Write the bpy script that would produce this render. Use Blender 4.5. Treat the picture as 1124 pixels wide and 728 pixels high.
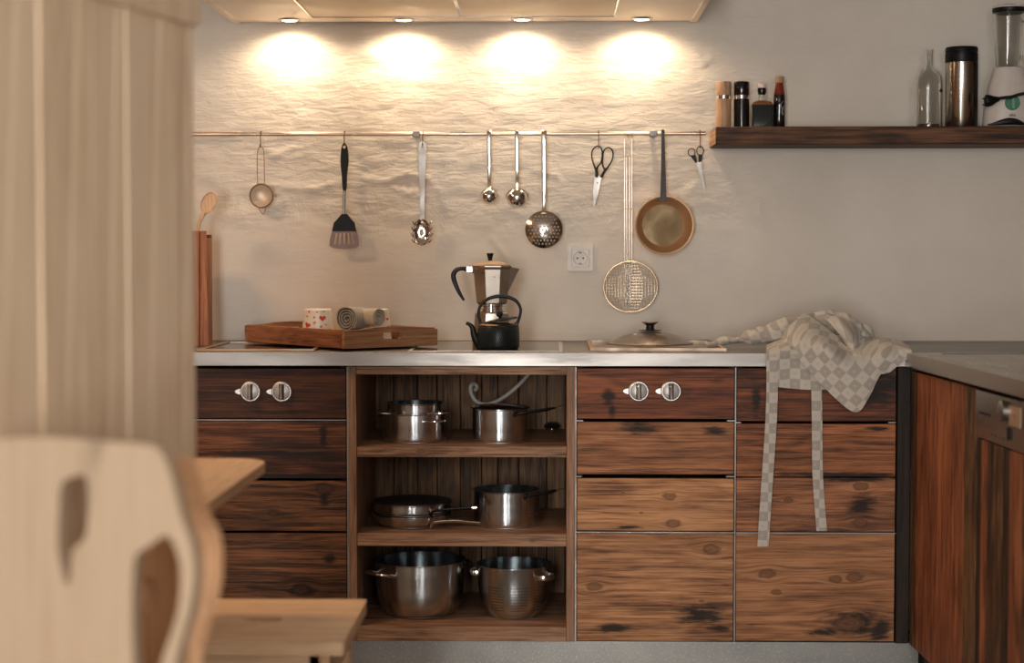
import bpy, bmesh, math, random
from mathutils import Vector, Matrix, noise
from mathutils.geometry import tessellate_polygon
PI = math.pi
random.seed(7)
for o in list(bpy.data.objects): bpy.data.objects.remove(o)
SC = bpy.context.scene
COL = SC.collection

# ---------------------------------------------------------------- camera
F = 1900.0
PITCH = math.atan(80 / F); YAW = math.atan(43 / F * math.cos(PITCH))
CP = Vector((0, -5.40, 1.16))
cam_d = bpy.data.cameras.new('camera'); cam = bpy.data.objects.new('camera', cam_d); COL.objects.link(cam)
cam.location = CP; cam.rotation_euler = (PI / 2 - PITCH, 0, YAW)
cam_d.sensor_width = 36; cam_d.sensor_fit = 'HORIZONTAL'; cam_d.lens = F / 1124 * 36
cam_d.clip_start = .05; cam_d.clip_end = 60
cam_d.dof.use_dof = True; cam_d.dof.focus_distance = 4.95; cam_d.dof.aperture_fstop = 2.3
SC.camera = cam
FW = Vector((-math.sin(YAW) * math.cos(PITCH), math.cos(YAW) * math.cos(PITCH), -math.sin(PITCH)))
RT = Vector((math.cos(YAW), math.sin(YAW), 0)); UP = RT.cross(FW)
def ray(px, py): return RT * ((px - 562) / F) + UP * ((364 - py) / F) + FW
def at(px, py, Y):
    d = ray(px, py); return CP + d * ((Y - CP.y) / d.y)
def atz(px, py, z):
    d = ray(px, py); return CP + d * ((z - CP.z) / d.z)
def mpp(Y): return (Y - CP.y) / F          # metres per photo pixel at depth Y

# ---------------------------------------------------------------- world, lights, exposure
w = bpy.data.worlds.new('world'); SC.world = w; w.use_nodes = True
w.node_tree.nodes['Background'].inputs[0].default_value = (.62, .72, .9, 1)
w.node_tree.nodes['Background'].inputs[1].default_value = .6
SC.view_settings.view_transform = 'Standard'; SC.view_settings.look = 'None'
SC.view_settings.gamma = 1; SC.view_settings.use_curve_mapping = False
SC.view_settings.exposure = 0.3
def area(name, loc, rot, sx, sy, power, col):
    l = bpy.data.lights.new(name, 'AREA'); l.shape = 'RECTANGLE'; l.size = sx; l.size_y = sy; l.energy = power; l.color = col
    o = bpy.data.objects.new(name, l); COL.objects.link(o); o.location = loc; o.rotation_euler = rot; return o
# daylight coming through the two windows in the wall behind the camera (area light faces +Y)
area('window_daylight', (-.70, -7.72, 1.20), (PI / 2, 0, 0), .62, 1.95, 125, (1, .965, .93))
area('window_daylight', (.80, -7.72, 1.65), (PI / 2, 0, 0), .7, 1.1, 30, (1, .965, .93))
area('added_warm_light', (-1.55, -1.35, 2.0), (0, 0, 0), .35, .35, 12, (1, .58, .30))  # warm light added without a fixture, to tint the left part of the wall
SPOT_POWER = 5.8; SPOT_COL = (1, .76, .52)

# ---------------------------------------------------------------- node helpers
def mat(name):
    m = bpy.data.materials.new(name); m.use_nodes = True
    return m, m.node_tree, m.node_tree.nodes['Principled BSDF']
class G:
    def __init__(s, nt): s.nt = nt
    def n(s, t, **k):
        x = s.nt.nodes.new(t)
        for a, b in k.items(): setattr(x, a, b)
        return x
    def link(s, a, b): s.nt.links.new(a, b)
    def put(s, v, sock):
        if hasattr(v, 'is_output'): s.link(v, sock)
        else: sock.default_value = v
    def m(s, op, a, b=0.0, c=0.0, clamp=False):
        x = s.n('ShaderNodeMath', operation=op, use_clamp=clamp)
        for i, v in enumerate((a, b, c)): s.put(v, x.inputs[i])
        return x.outputs[0]
    def v(s, op, a, b=(0, 0, 0), sc=None):
        x = s.n('ShaderNodeVectorMath', operation=op); s.put(a, x.inputs[0]); s.put(b, x.inputs[1])
        if sc is not None: s.put(sc, x.inputs[3])
        return x.outputs['Value'] if op in ('LENGTH', 'DOT_PRODUCT', 'DISTANCE') else x.outputs[0]
    def mr(s, v, a, b, c=0.0, d=1.0, smooth=True):
        x = s.n('ShaderNodeMapRange'); x.interpolation_type = 'SMOOTHSTEP' if smooth else 'LINEAR'
        for i, q in enumerate((v, a, b, c, d)): s.put(q, x.inputs[i])
        return x.outputs[0]
    def noise(s, vec, scale, detail=3, rough=.55, dist=0.0):
        x = s.n('ShaderNodeTexNoise'); s.link(vec, x.inputs['Vector']); x.inputs['Scale'].default_value = scale
        x.inputs['Detail'].default_value = detail; x.inputs['Roughness'].default_value = rough; x.inputs['Distortion'].default_value = dist
        return x.outputs[0]
    def mix(s, f, a, b, blend='MIX'):
        x = s.n('ShaderNodeMix', data_type='RGBA', blend_type=blend)
        s.put(f, x.inputs[0])
        for q, i in ((a, 6), (b, 7)):
            if isinstance(q, tuple): q = (*q[:3], 1)
            s.put(q, x.inputs[i])
        return x.outputs[2]
    def ramp(s, f, stops):
        x = s.n('ShaderNodeValToRGB'); s.link(f, x.inputs[0]); e = x.color_ramp.elements
        while len(e) < len(stops): e.new(.5)
        for i, (p, c) in enumerate(stops): e[i].position = p; e[i].color = (*c[:3], 1)
        return x.outputs[0]
    def bump(s, h, strength, dist=.002, normal=None):
        x = s.n('ShaderNodeBump'); s.link(h, x.inputs['Height']); x.inputs['Strength'].default_value = strength; x.inputs['Distance'].default_value = dist
        if normal: s.link(normal, x.inputs['Normal'])
        return x.outputs[0]
    def sep(s, v):
        x = s.n('ShaderNodeSeparateXYZ'); s.link(v, x.inputs[0]); return x.outputs
    def comb(s, a, b, c):
        x = s.n('ShaderNodeCombineXYZ')
        for i, q in enumerate((a, b, c)): s.put(q, x.inputs[i])
        return x.outputs[0]

def wood(name, light, mid, dark, axis='X', stain=.4, stain_col=(.012, .008, .006), knots=(), rough=.6, bump=.35, seed=0.0, ring=9.0, marks=(), dirt=1.0):
    """knots: (along, across, radius) in object metres; marks: dark weather stains (along, across, half length, half height)."""
    m, nt, bs = mat(name); g = G(nt)
    tc = g.n('ShaderNodeTexCoord').outputs['Object']
    x, y, z = g.sep(tc)
    u, v, t = {'X': (x, z, y), 'Z': (z, x, y), 'Y': (y, x, z)}[axis]
    kmask = None; kring = None; vv = v
    for (ku, kv, kr) in knots:
        du = g.m('MULTIPLY', g.m('SUBTRACT', u, ku), .55); dv = g.m('SUBTRACT', v, kv)
        d = g.m('SQRT', g.m('ADD', g.m('MULTIPLY', du, du), g.m('MULTIPLY', dv, dv)))
        e = g.mr(d, 0.0, kr * 3.2, .8, 0.0)
        vv = g.m('SUBTRACT', vv, g.m('MULTIPLY', dv, e))
        wob = g.noise(g.comb(u, v, 0.0), 60, 2)
        d2 = g.m('ADD', d, g.m('MULTIPLY', g.m('SUBTRACT', wob, .5), kr * .9))
        k = g.mr(d2, kr * .75, kr * 1.25, 1.0, 0.0)
        kmask = k if kmask is None else g.m('MAXIMUM', kmask, k)
        rr = g.m('MULTIPLY', g.m('PINGPONG', g.m('MULTIPLY', d2, 1.0 / kr), .22), 4.0)
        rr = g.m('ADD', g.m('MULTIPLY', g.mr(d2, kr * .65, kr, 0.0, 1.0), .55), g.m('MULTIPLY', rr, .4))
        kring = rr if kring is None else g.m('ADD', g.m('MULTIPLY', rr, k), g.m('MULTIPLY', kring, g.m('SUBTRACT', 1.0, k)))
    rnd = g.n('ShaderNodeObjectInfo').outputs['Random']
    off = g.m('MULTIPLY_ADD', rnd, 37.0, seed)
    def P(a, b): return g.comb(g.m('MULTIPLY_ADD', u, a, off), g.m('MULTIPLY', vv, b), g.m('MULTIPLY_ADD', t, b * .6, off))
    low = g.noise(P(1.4, 9), 1.0, 3, .5, .4)
    rings = g.m('PINGPONG', g.m('MULTIPLY', low, ring), .5)
    rings = g.m('MULTIPLY', rings, 2.0)
    grain = g.noise(P(3.5, 95), 1.0, 5, .65)
    fib = g.noise(P(7, 240), 1.0, 4, .7)
    f = g.m('ADD', g.m('ADD', g.m('MULTIPLY', rings, .20), g.m('MULTIPLY', g.m('SUBTRACT', grain, .5), 1.5)), g.m('MULTIPLY', g.m('SUBTRACT', low, .5), .9))
    f = g.m('ADD', g.m('ADD', f, .40), g.m('MULTIPLY', g.m('SUBTRACT', fib, .5), 1.5))
    c = g.ramp(f, [(.16, dark), (.46, mid), (.82, light)])
    blotch = g.noise(P(2.0, 11), 1.0, 3, .55)
    c = g.mix(g.mr(blotch, .35, .65, .30 * dirt, 0.0), c, tuple(q * .42 for q in mid))
    c = g.mix(g.mr(g.noise(P(5, 30), 1.0, 4, .7), .5, .75, 0.0, .30 * dirt), c, tuple(q * 1.15 for q in light))
    st = g.noise(P(2.6, 14), 1.0, 4, .6, .6)
    pat = g.mr(st, .62 - stain * .26, .84 - stain * .26, 0.0, .92)
    pat = g.m('MULTIPLY', pat, g.mr(grain, .3, .6, 1.0, .55))
    for (mu, mv, ml, mh) in marks:
        a = g.m('MULTIPLY', g.m('SUBTRACT', u, mu), 1.0 / ml); b = g.m('MULTIPLY', g.m('SUBTRACT', v, mv), 1.0 / mh)
        dd = g.m('SQRT', g.m('ADD', g.m('MULTIPLY', a, a), g.m('MULTIPLY', b, b)))
        dd = g.m('ADD', dd, g.m('MULTIPLY', g.m('SUBTRACT', g.noise(P(14, 80), 1.0, 5, .7), .5), 2.6))
        pat = g.m('MAXIMUM', pat, g.mr(dd, .3, 1.3, .95, 0.0))
    c = g.mix(pat, c, stain_col)
    if kmask is not None:
        kc = g.ramp(kring, [(.1, tuple(q * .6 for q in mid)), (.45, tuple(q * .3 for q in mid)), (.85, tuple(q * .15 for q in dark))])
        c = g.mix(g.m('MULTIPLY', kmask, .78), c, kc)
    g.link(c, bs.inputs['Base Color'])
    g.link(g.m('ADD', g.m('MULTIPLY', grain, .25), rough - .12), bs.inputs['Roughness'])
    bs.inputs['Specular IOR Level'].default_value = .28
    h = g.m('ADD', g.m('MULTIPLY', grain, .6), g.m('MULTIPLY', fib, .35))
    g.link(g.bump(h, bump, .0012), bs.inputs['Normal'])
    return m

def plain(name, col, rough=.5, metal=0.0, bumpy=0.0, scale=60, spec=.5, var=.08, coat=0.0):
    m, nt, bs = mat(name); g = G(nt)
    tc = g.n('ShaderNodeTexCoord').outputs['Object']; n = g.noise(tc, scale, 4, .6)
    c = g.mix(n, tuple(max(0, q * (1 - var)) for q in col), tuple(min(1, q * (1 + var)) for q in col))
    g.link(c, bs.inputs['Base Color']); bs.inputs['Metallic'].default_value = metal
    g.link(g.mr(n, .2, .8, rough * .85, min(1, rough * 1.15)), bs.inputs['Roughness'])
    bs.inputs['Specular IOR Level'].default_value = spec; bs.inputs['Coat Weight'].default_value = coat
    if bumpy: g.link(g.bump(n, bumpy, .001), bs.inputs['Normal'])
    return m

def steel(name, col=(.62, .6, .57), rough=.28, aniso=.0, streak=None, metal=1.0, rot='Z'):
    m, nt, bs = mat(name); g = G(nt)
    tc = g.n('ShaderNodeTexCoord').outputs['Object']; x, y, z = g.sep(tc)
    bs.inputs['Metallic'].default_value = metal
    if streak: vec = g.comb(g.m('MULTIPLY', x, streak[0]), g.m('MULTIPLY', y, streak[1]), g.m('MULTIPLY', z, streak[2]))
    else: vec = tc
    n = g.noise(vec, 1.0 if streak else 14.0, 5, .6)
    g.link(g.mix(n, tuple(q * .84 for q in col), tuple(min(1, q * 1.1) for q in col)), bs.inputs['Base Color'])
    g.link(g.mr(n, .25, .75, rough * .75, rough * 1.3), bs.inputs['Roughness'])
    if aniso:
        bs.inputs['Anisotropic'].default_value = aniso; bs.inputs['Anisotropic Rotation'].default_value = .25
        t = g.n('ShaderNodeTangent', direction_type='RADIAL', axis=rot); g.link(t.outputs[0], bs.inputs['Tangent'])
    return m

def glass(name, col=(1, 1, 1), rough=.02, ior=1.45, thin=True):
    m, nt, bs = mat(name)
    bs.inputs['Base Color'].default_value = (*col, 1); bs.inputs['Roughness'].default_value = rough
    bs.inputs['Transmission Weight'].default_value = 1; bs.inputs['IOR'].default_value = ior
    return m

# ---------------------------------------------------------------- mesh helpers
def box(bm, x0, x1, y0, y1, z0, z1, bev=0.0, seg=1, M=None):
    t = bmesh.new(); bmesh.ops.create_cube(t, size=1)
    for q in t.verts: q.co = Vector(((x0 + x1) / 2 + q.co.x * (x1 - x0), (y0 + y1) / 2 + q.co.y * (y1 - y0), (z0 + z1) / 2 + q.co.z * (z1 - z0)))
    if bev: bmesh.ops.bevel(t, geom=t.edges[:], offset=bev, segments=seg, affect='EDGES', profile=.5)
    if M: bmesh.ops.transform(t, matrix=M, verts=t.verts[:])
    me = bpy.data.meshes.new('tmp'); t.to_mesh(me); t.free(); bm.from_mesh(me); bpy.data.meshes.remove(me); return bm
def bx(*a, **k): return box(bmesh.new(), *a, **k)
def lathe(prof, c=(0, 0, 0), seg=40, M=None, bm=None, cap=True, squash=1.0):
    """profile of (r, z) bottom to top around +Z"""
    bm = bm or bmesh.new(); rings = []; new = []
    for r, z in prof:
        if r < 1e-6: v = [bm.verts.new((0, 0, z))]
        else: v = [bm.verts.new((r * math.cos(2 * PI * (i + .5) / seg), r * squash * math.sin(2 * PI * (i + .5) / seg), z)) for i in range(seg)]
        rings.append(v); new += v
    for a, b in zip(rings, rings[1:]):
        if len(a) == 1 and len(b) == 1: continue
        for i in range(seg):
            j = (i + 1) % seg
            if len(a) == 1: bm.faces.new((a[0], b[j], b[i]))
            elif len(b) == 1: bm.faces.new((a[i], a[j], b[0]))
            else: bm.faces.new((a[i], a[j], b[j], b[i]))
    if cap and not (len(prof) == 2 and prof[0][1] == prof[1][1]):
        for v, fl in ((rings[0], 1), (rings[-1], 0)):
            if len(v) > 2: bm.faces.new(v[::-1] if fl else v)
    T = Matrix.Translation(Vector(c)) @ (M or Matrix())
    for v in new: v.co = T @ v.co
    return bm
def tube(pts, rad, seg=8, bm=None, closed=False, flat=None, smooth=0, upv=None):
    """flat=(w,h) scales the section; rad scalar or list"""
    bm = bm or bmesh.new(); pts = [Vector(p) for p in pts]
    if not hasattr(rad, '__len__'): rad = [rad] * len(pts)
    if smooth: pts, rad = crm(pts, rad, smooth, closed)
    n = len(pts); rings = []; prev = None
    for i, p in enumerate(pts):
        a = pts[(i - 1) % n] if (closed or i > 0) else p; b = pts[(i + 1) % n] if (closed or i < n - 1) else p
        d = (b - a).normalized() if (b - a).length > 1e-9 else Vector((0, 0, 1))
        if upv is not None: nrm = Vector(upv) - d * d.dot(Vector(upv))
        elif prev is None:
            q = Vector((0, 0, 1)) if abs(d.z) < .9 else Vector((0, 1, 0)); nrm = q - d * d.dot(q)
        else: nrm = prev - d * d.dot(prev)
        nrm.normalize(); prev = nrm; bi = d.cross(nrm)
        fw, fh = flat or (1, 1)
        rings.append([bm.verts.new(p + (nrm * math.cos(2 * PI * (k + .5) / seg) * fh + bi * math.sin(2 * PI * (k + .5) / seg) * fw) * rad[i]) for k in range(seg)])
    for i in range(n if closed else n - 1):
        a, b = rings[i], rings[(i + 1) % n]
        for k in range(seg): bm.faces.new((a[k], b[k], b[(k + 1) % seg], a[(k + 1) % seg]))
    if not closed: bm.faces.new(rings[0]); bm.faces.new(rings[-1][::-1])
    return bm
def crm(pts, rad, sub, closed=False):
    n = len(pts); op = []; orr = []
    g = lambda i: pts[i % n] if closed else pts[max(0, min(n - 1, i))]
    h = lambda i: rad[i % n] if closed else rad[max(0, min(n - 1, i))]
    for i in range(n if closed else n - 1):
        for s in range(sub):
            t = s / sub; f = lambda a, b, c, d: .5 * (2 * b + (c - a) * t + (2 * a - 5 * b + 4 * c - d) * t * t + (3 * b - a - 3 * c + d) * t ** 3)
            op.append(f(g(i - 1), g(i), g(i + 1), g(i + 2))); orr.append(f(h(i - 1), h(i), h(i + 1), h(i + 2)))
    if not closed: op.append(pts[-1]); orr.append(rad[-1])
    return op, orr
def smooth2(pts, sub=5, closed=True):
    p, _ = crm([Vector((a, b, 0)) for a, b in pts], [0] * len(pts), sub, closed); return [(q.x, q.y) for q in p]
def prism(loops, t0, t1, fn=None, bm=None):
    """polygon with holes; loops of (a,b); fn(a,b,t)->Vector"""
    bm = bm or bmesh.new(); fn = fn or (lambda a, b, t: Vector((a, b, t)))
    def ar(l): return sum(l[i - 1][0] * l[i][1] - l[i][0] * l[i - 1][1] for i in range(len(l)))
    loops = [l if (ar(l) > 0) == (i == 0) else l[::-1] for i, l in enumerate(loops)]
    tri = tessellate_polygon([[Vector((a, b, 0)) for a, b in l] for l in loops])
    flat = [p for l in loops for p in l]
    V0 = [bm.verts.new(fn(a, b, t0)) for a, b in flat]; V1 = [bm.verts.new(fn(a, b, t1)) for a, b in flat]
    for (i, j, k) in tri:
        for V in (V0, V1):
            try: bm.faces.new((V[i], V[j], V[k]))
            except ValueError: pass
    s = 0
    for l in loops:
        n = len(l)
        for i in range(n):
            j = (i + 1) % n
            bm.faces.new((V0[s + i], V0[s + j], V1[s + j], V1[s + i]))
        s += n
    bmesh.ops.recalc_face_normals(bm, faces=bm.faces[:])
    return bm
def xz(y0=0.0): return lambda a, b, t: Vector((a, t, b))
def pxloop(pts, Y): return [((q := at(a, b, Y)).x, q.z) for a, b in pts]

def link(o, parent=None, local=False):
    COL.objects.link(o)
    if parent is not None:
        o.parent = parent
        if not local: o.matrix_parent_inverse = (Matrix.Translation(parent.location) @ parent.rotation_euler.to_matrix().to_4x4()).inverted()
    return o
def obj(name, bm, m, parent=None, local=False, smooth=True, angle=38, recalc=True, label=None):
    if recalc: bmesh.ops.recalc_face_normals(bm, faces=bm.faces[:])
    me = bpy.data.meshes.new(name); bm.to_mesh(me); bm.free(); me.materials.append(m)
    if smooth:
        me.shade_smooth(); me.set_sharp_from_angle(angle=math.radians(angle))
    o = bpy.data.objects.new(name, me)
    if label: o['label'] = label
    return link(o, parent, local)
def tag(o, label, cat, group=None, kind=None):
    o['label'] = label; o['category'] = cat
    if group: o['group'] = group
    if kind: o['kind'] = kind
    return o
def thing(name, label, cat, loc=(0, 0, 0), rz=0.0, group=None):
    o = bpy.data.objects.new(name, None); COL.objects.link(o); o.empty_display_size = .05
    o.location = loc; o.rotation_euler = (0, 0, rz); return tag(o, label, cat, group)
def struct(name, bm, m, parent=None, **k):
    o = obj(name, bm, m, parent, **k)
    o['kind'] = 'structure'
    return o
def dup(o, mesh_parent=None):
    c = o.copy(); COL.objects.link(c)
    for ch in [q for q in list(bpy.data.objects) if q.parent == o]:
        d = dup(ch); d.parent = c
    return c

# ---------------------------------------------------------------- materials
def plaster():
    m, nt, bs = mat('lime_plaster'); g = G(nt)
    tc = g.n('ShaderNodeTexCoord').outputs['Object']; x, y, z = g.sep(tc)
    st = g.noise(g.comb(g.m('MULTIPLY', x, 16.0), y, g.m('MULTIPLY', z, 60.0)), 1.0, 6, .6, .7)
    md = g.noise(tc, 9.0, 4, .55, .5); fine = g.noise(tc, 140.0, 3, .6)
    hm = g.mr(g.m('ADD', z, g.m('MULTIPLY', g.m('SUBTRACT', md, .5), .25)), 1.22, 1.40, .12, 1.0)
    left = g.mr(x, .55, .85, 1.0, .28); hm = g.m('MULTIPLY', hm, left)
    cn = g.noise(tc, 2.2, 4, .6)
    c = g.ramp(cn, [(.3, (.63, .57, .49)), (.7, (.72, .67, .595))])
    g.link(c, bs.inputs['Base Color']); bs.inputs['Roughness'].default_value = .85; bs.inputs['Specular IOR Level'].default_value = .15
    h = g.m('ADD', g.m('MULTIPLY', st, .65), g.m('ADD', g.m('MULTIPLY', md, .55), g.m('MULTIPLY', fine, .05)))
    h = g.m('MULTIPLY', h, g.m('ADD', hm, .06))
    g.link(g.bump(h, .55, .012), bs.inputs['Normal'])
    return m
M_plaster = plaster()
M_ceil = plain('ceiling_paint', (.7, .66, .6), .9, bumpy=.2)
M_floor = plain('polished_stone_floor', (.22, .215, .20), .16, bumpy=.05, scale=6, var=.3, spec=.7)
M_top = steel('worktop_steel', (.31, .29, .268), .42, streak=(3, 25, 25))
M_toe = None
M_steel = steel('pot_steel', (.60, .63, .65), .22, aniso=.85, streak=(2, 2, 25))
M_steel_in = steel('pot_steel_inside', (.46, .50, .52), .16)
M_bright = steel('polished_steel', (.75, .72, .68), .12)
M_chrome = steel('mirror_steel', (.8, .77, .72), .06)
M_alu = steel('aluminium', (.60, .58, .55), .38)
M_strip = steel('dull_profile_metal', (.30, .29, .28), .5, metal=.8)
M_flat = steel('satin_steel', (.36, .345, .32), .42)
M_base = steel('pot_base_steel', (.75, .73, .70), .4)
M_black = plain('black_plastic', (.007, .007, .007), .42, spec=.2)
M_iron = plain('black_cast_iron', (.008, .010, .010), .42, spec=.3)
M_blackgloss = plain('black_gloss', (.008, .008, .009), .12)
M_nonstick = plain('nonstick_coating', (.02, .02, .02), .38, spec=.6)
M_brass = steel('brass_frame', (.42, .31, .225), .5)
M_copper = steel('copper_tinned', (.86, .56, .33), .42, metal=.75)
M_copper_floor = steel('copper_pan_floor', (.20, .14, .075), .5, metal=.8)
M_oldiron = plain('old_iron', (.045, .038, .033), .5, .6, bumpy=.3)
M_rust = plain('brown_wire', (.16, .085, .05), .45, .6)
M_hob = plain('hob_glass', (.012, .013, .014), .08)
M_socket = plain('socket_plastic', (.66, .61, .54), .4)
M_hood = steel('hood_steel', (.88, .78, .66), .5, metal=.15)
M_filter = steel('filter_steel', (.84, .70, .52), .55, metal=.15)
M_glass = glass('clear_glass', (.96, .98, .96))
M_lidglass = steel('lid_glass', (.42, .36, .31), .16, metal=.7); M_lidglass.node_tree.nodes['Principled BSDF'].inputs['Alpha'].default_value = .72

def W(*a, **k): return wood(*a, **k)
RL, RM, RD = (.30, .135, .062), (.14, .056, .026), (.045, .020, .012)      # reddish reclaimed boards
BL, BM, BD = (.34, .185, .10), (.19, .092, .045), (.055, .027, .015)      # paler brown boards
DL, DM, DD = (.105, .042, .020), (.040, .018, .010), (.012, .006, .004)   # darkest boards

# ---------------------------------------------------------------- room
XL, XR, YR, ZC = -2.6, 1.62, -7.8, 2.5
def axis_pts(segs):
    out = []
    for a, b, st in segs:
        n = max(1, round((b - a) / st)); out += [a + (b - a) * i / n for i in range(n)]
    return out + [segs[-1][1]]
def wall_back():
    xs = axis_pts([(XL, -1.15, .1), (-1.15, 1.55, .0085), (1.55, XR, .035)]); zs = axis_pts([(0, .84, .2), (.84, 1.98, .0085), (1.98, ZC, .1)])
    cracks = [[(268, 207), (300, 203), (325, 206), (345, 208), (362, 202), (376, 200)], [(400, 196), (425, 199), (448, 190), (470, 196), (482, 210), (488, 228)],
              [(432, 206), (448, 212), (455, 209)], [(300, 172), (320, 162), (338, 160)], [(585, 187), (610, 192), (618, 202)], [(765, 60), (772, 70), (781, 64)], [(540, 262), (557, 284)]]
    cr = [[at(a, b, 0) for a, b in c] for c in cracks]; cs = [(a, b) for c in cr for a, b in zip(c, c[1:])]
    bm = bmesh.new(); V = []
    for z in zs:
        row = []
        for x in xs:
            d = 0
            if -1.15 < x < 1.55 and .84 < z < 1.98:
                rough = max(.12, min(1, (z - 1.16) / .16)) * (1 if x < .5 else max(.3, 1 - (x - .5) * 2.2))
                d = noise.noise((x * 2.2, 0, z * 3.4)) * .006 + rough * (noise.noise((x * 11, 3, z * 22)) * .0026 + noise.noise((x * 28, 9, z * 70)) * .0013 + max(0, noise.noise((x * 7, 1, z * 12)) - .28) * .008)
                fade = min(1, (x + 1.15) / .1, (1.55 - x) / .1, (z - .84) / .06, (1.98 - z) / .06); d *= max(0, fade)
                d = max(-.006, d)
                for a, b in cs:
                    if abs(a.x - x) > .12 or abs(a.z - z) > .12: continue
                    ab = Vector((b.x - a.x, b.z - a.z)); q = Vector((x - a.x, z - a.z)); t = max(0, min(1, q.dot(ab) / ab.length_squared))
                    dd = (q - ab * t).length
                    if dd < .010: d += .0035 * (1 - dd / .010)
            row.append(bm.verts.new((x, -d, z)))
        V.append(row)
    for j in range(len(zs) - 1):
        for i in range(len(xs) - 1): bm.faces.new((V[j][i], V[j][i + 1], V[j + 1][i + 1], V[j + 1][i]))
    struct('wall_back', bm, M_plaster, recalc=False, angle=80)
wall_back()
M_panel = wood('room_panelling', (.26, .15, .085), (.17, .09, .05), (.07, .035, .02), 'Z', stain=.1)
struct('wall_left', bx(XL - .1, XL, YR, .1, 0, ZC), M_panel)
struct('wall_right', bx(XR, XR + .1, YR, .1, 0, ZC), M_panel)
bm = bmesh.new()   # rear wall with two window openings
for a in ((XL, -1.05, 0, ZC), (-.35, .4, 0, ZC), (1.2, XR, 0, ZC), (-1.05, -.35, 0, .18), (-1.05, -.35, 2.22, ZC), (.4, 1.2, 0, 1.05), (.4, 1.2, 2.25, ZC)):
    box(bm, a[0], a[1], YR - .2, YR, a[2], a[3])
struct('wall_rear', bm, M_panel)
for i, (a, b, c, d) in enumerate(((-1.05, -.35, .18, 2.22), (.4, 1.2, 1.05, 2.25))):
    fr = bmesh.new()
    for q in ((a, b, c, c + .05), (a, b, d - .05, d), (a, a + .05, c + .05, d - .05), (b - .05, b, c + .05, d - .05), (a + .05, b - .05, (c + d) / 2 - .02, (c + d) / 2 + .02)): box(fr, q[0], q[1], YR - .12, YR - .06, q[2], q[3])
    struct('window_%d' % (i + 1), fr, M_ceil, label='window frame in the wall behind the viewer')
struct('floor', bx(XL, XR, YR, 0, -.1, 0), M_floor)
struct('ceiling', bx(XL, XR, YR, .1, ZC, ZC + .1), M_ceil)

# ---------------------------------------------------------------- fitted kitchen
FY = -.60
def fx(px): return at(px, 550, FY).x
def fz(py, px=600): return at(px, py, FY).z
Z_TOP = .900; Z_UND = Z_TOP - .038; Z_TOE = fz(704.5)
X0R, PHI = .995, math.radians(1.75)       # corner of the right-hand run, turned by the room's skew

def toe_mat():
    m, nt, bs = mat('toe_kick_steel'); g = G(nt); tc = g.n('ShaderNodeTexCoord').outputs['Object']
    n = g.noise(tc, 9, 5, .65); s = g.noise(tc, 170, 3, .7)
    g.link(g.mix(g.mr(s, .52, .72, 0.0, .8), g.mix(n, (.20, .20, .19), (.36, .35, .32)), (.5, .48, .44)), bs.inputs['Base Color'])
    bs.inputs['Metallic'].default_value = .55; bs.inputs['Roughness'].default_value = .45
    g.link(g.bump(s, .3, .001), bs.inputs['Normal']); return m
M_toe = toe_mat()
struct('trim_1', bx(-1.7, X0R + .03, FY + .012, FY + .03, 0, Z_TOE - .001), M_toe)

M_carcass = wood('carcass_dark', (.07, .035, .018), (.03, .015, .009), (.01, .006, .004), 'Z', stain=.5)
M_front = {}
def K(px, py, r): q = at(px, py, FY); return (q.x, q.z, r)
def Mk(px, py, hx, hy): q = at(px, py, FY); s = mpp(FY); return (q.x, q.z, hx * s, hy * s)
fronts_left = [
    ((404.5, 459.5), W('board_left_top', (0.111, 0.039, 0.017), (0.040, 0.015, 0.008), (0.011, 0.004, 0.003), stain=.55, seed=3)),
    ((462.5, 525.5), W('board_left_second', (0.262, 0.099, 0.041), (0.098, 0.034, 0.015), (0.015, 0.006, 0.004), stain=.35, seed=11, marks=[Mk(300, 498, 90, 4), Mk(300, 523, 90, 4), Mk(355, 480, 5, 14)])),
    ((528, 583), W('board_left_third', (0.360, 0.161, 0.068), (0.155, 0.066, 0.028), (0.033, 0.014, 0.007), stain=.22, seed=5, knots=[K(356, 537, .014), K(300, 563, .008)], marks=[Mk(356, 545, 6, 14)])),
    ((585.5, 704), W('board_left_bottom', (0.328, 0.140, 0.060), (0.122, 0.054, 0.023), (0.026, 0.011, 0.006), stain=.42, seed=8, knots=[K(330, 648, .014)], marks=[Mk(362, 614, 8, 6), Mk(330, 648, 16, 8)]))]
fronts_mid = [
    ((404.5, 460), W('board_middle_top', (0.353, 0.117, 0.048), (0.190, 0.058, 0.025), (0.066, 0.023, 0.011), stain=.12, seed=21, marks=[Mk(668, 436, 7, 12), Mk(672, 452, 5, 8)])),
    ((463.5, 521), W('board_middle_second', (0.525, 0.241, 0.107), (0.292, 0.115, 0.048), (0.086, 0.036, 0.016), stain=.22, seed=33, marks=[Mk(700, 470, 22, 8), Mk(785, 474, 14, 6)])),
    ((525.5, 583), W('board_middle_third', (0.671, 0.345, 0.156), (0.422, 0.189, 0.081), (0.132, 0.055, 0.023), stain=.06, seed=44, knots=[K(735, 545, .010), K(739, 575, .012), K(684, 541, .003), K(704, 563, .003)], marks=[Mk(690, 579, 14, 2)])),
    ((585.5, 704), W('board_middle_bottom', (0.627, 0.325, 0.151), (0.365, 0.162, 0.068), (0.109, 0.046, 0.022), stain=.12, seed=52, knots=[K(652, 644, .012), K(781, 603, .013), K(797, 643, .003), K(770, 660, .004)], marks=[Mk(768, 676, 26, 12), Mk(790, 690, 16, 4), Mk(672, 690, 20, 5)]))]
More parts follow.
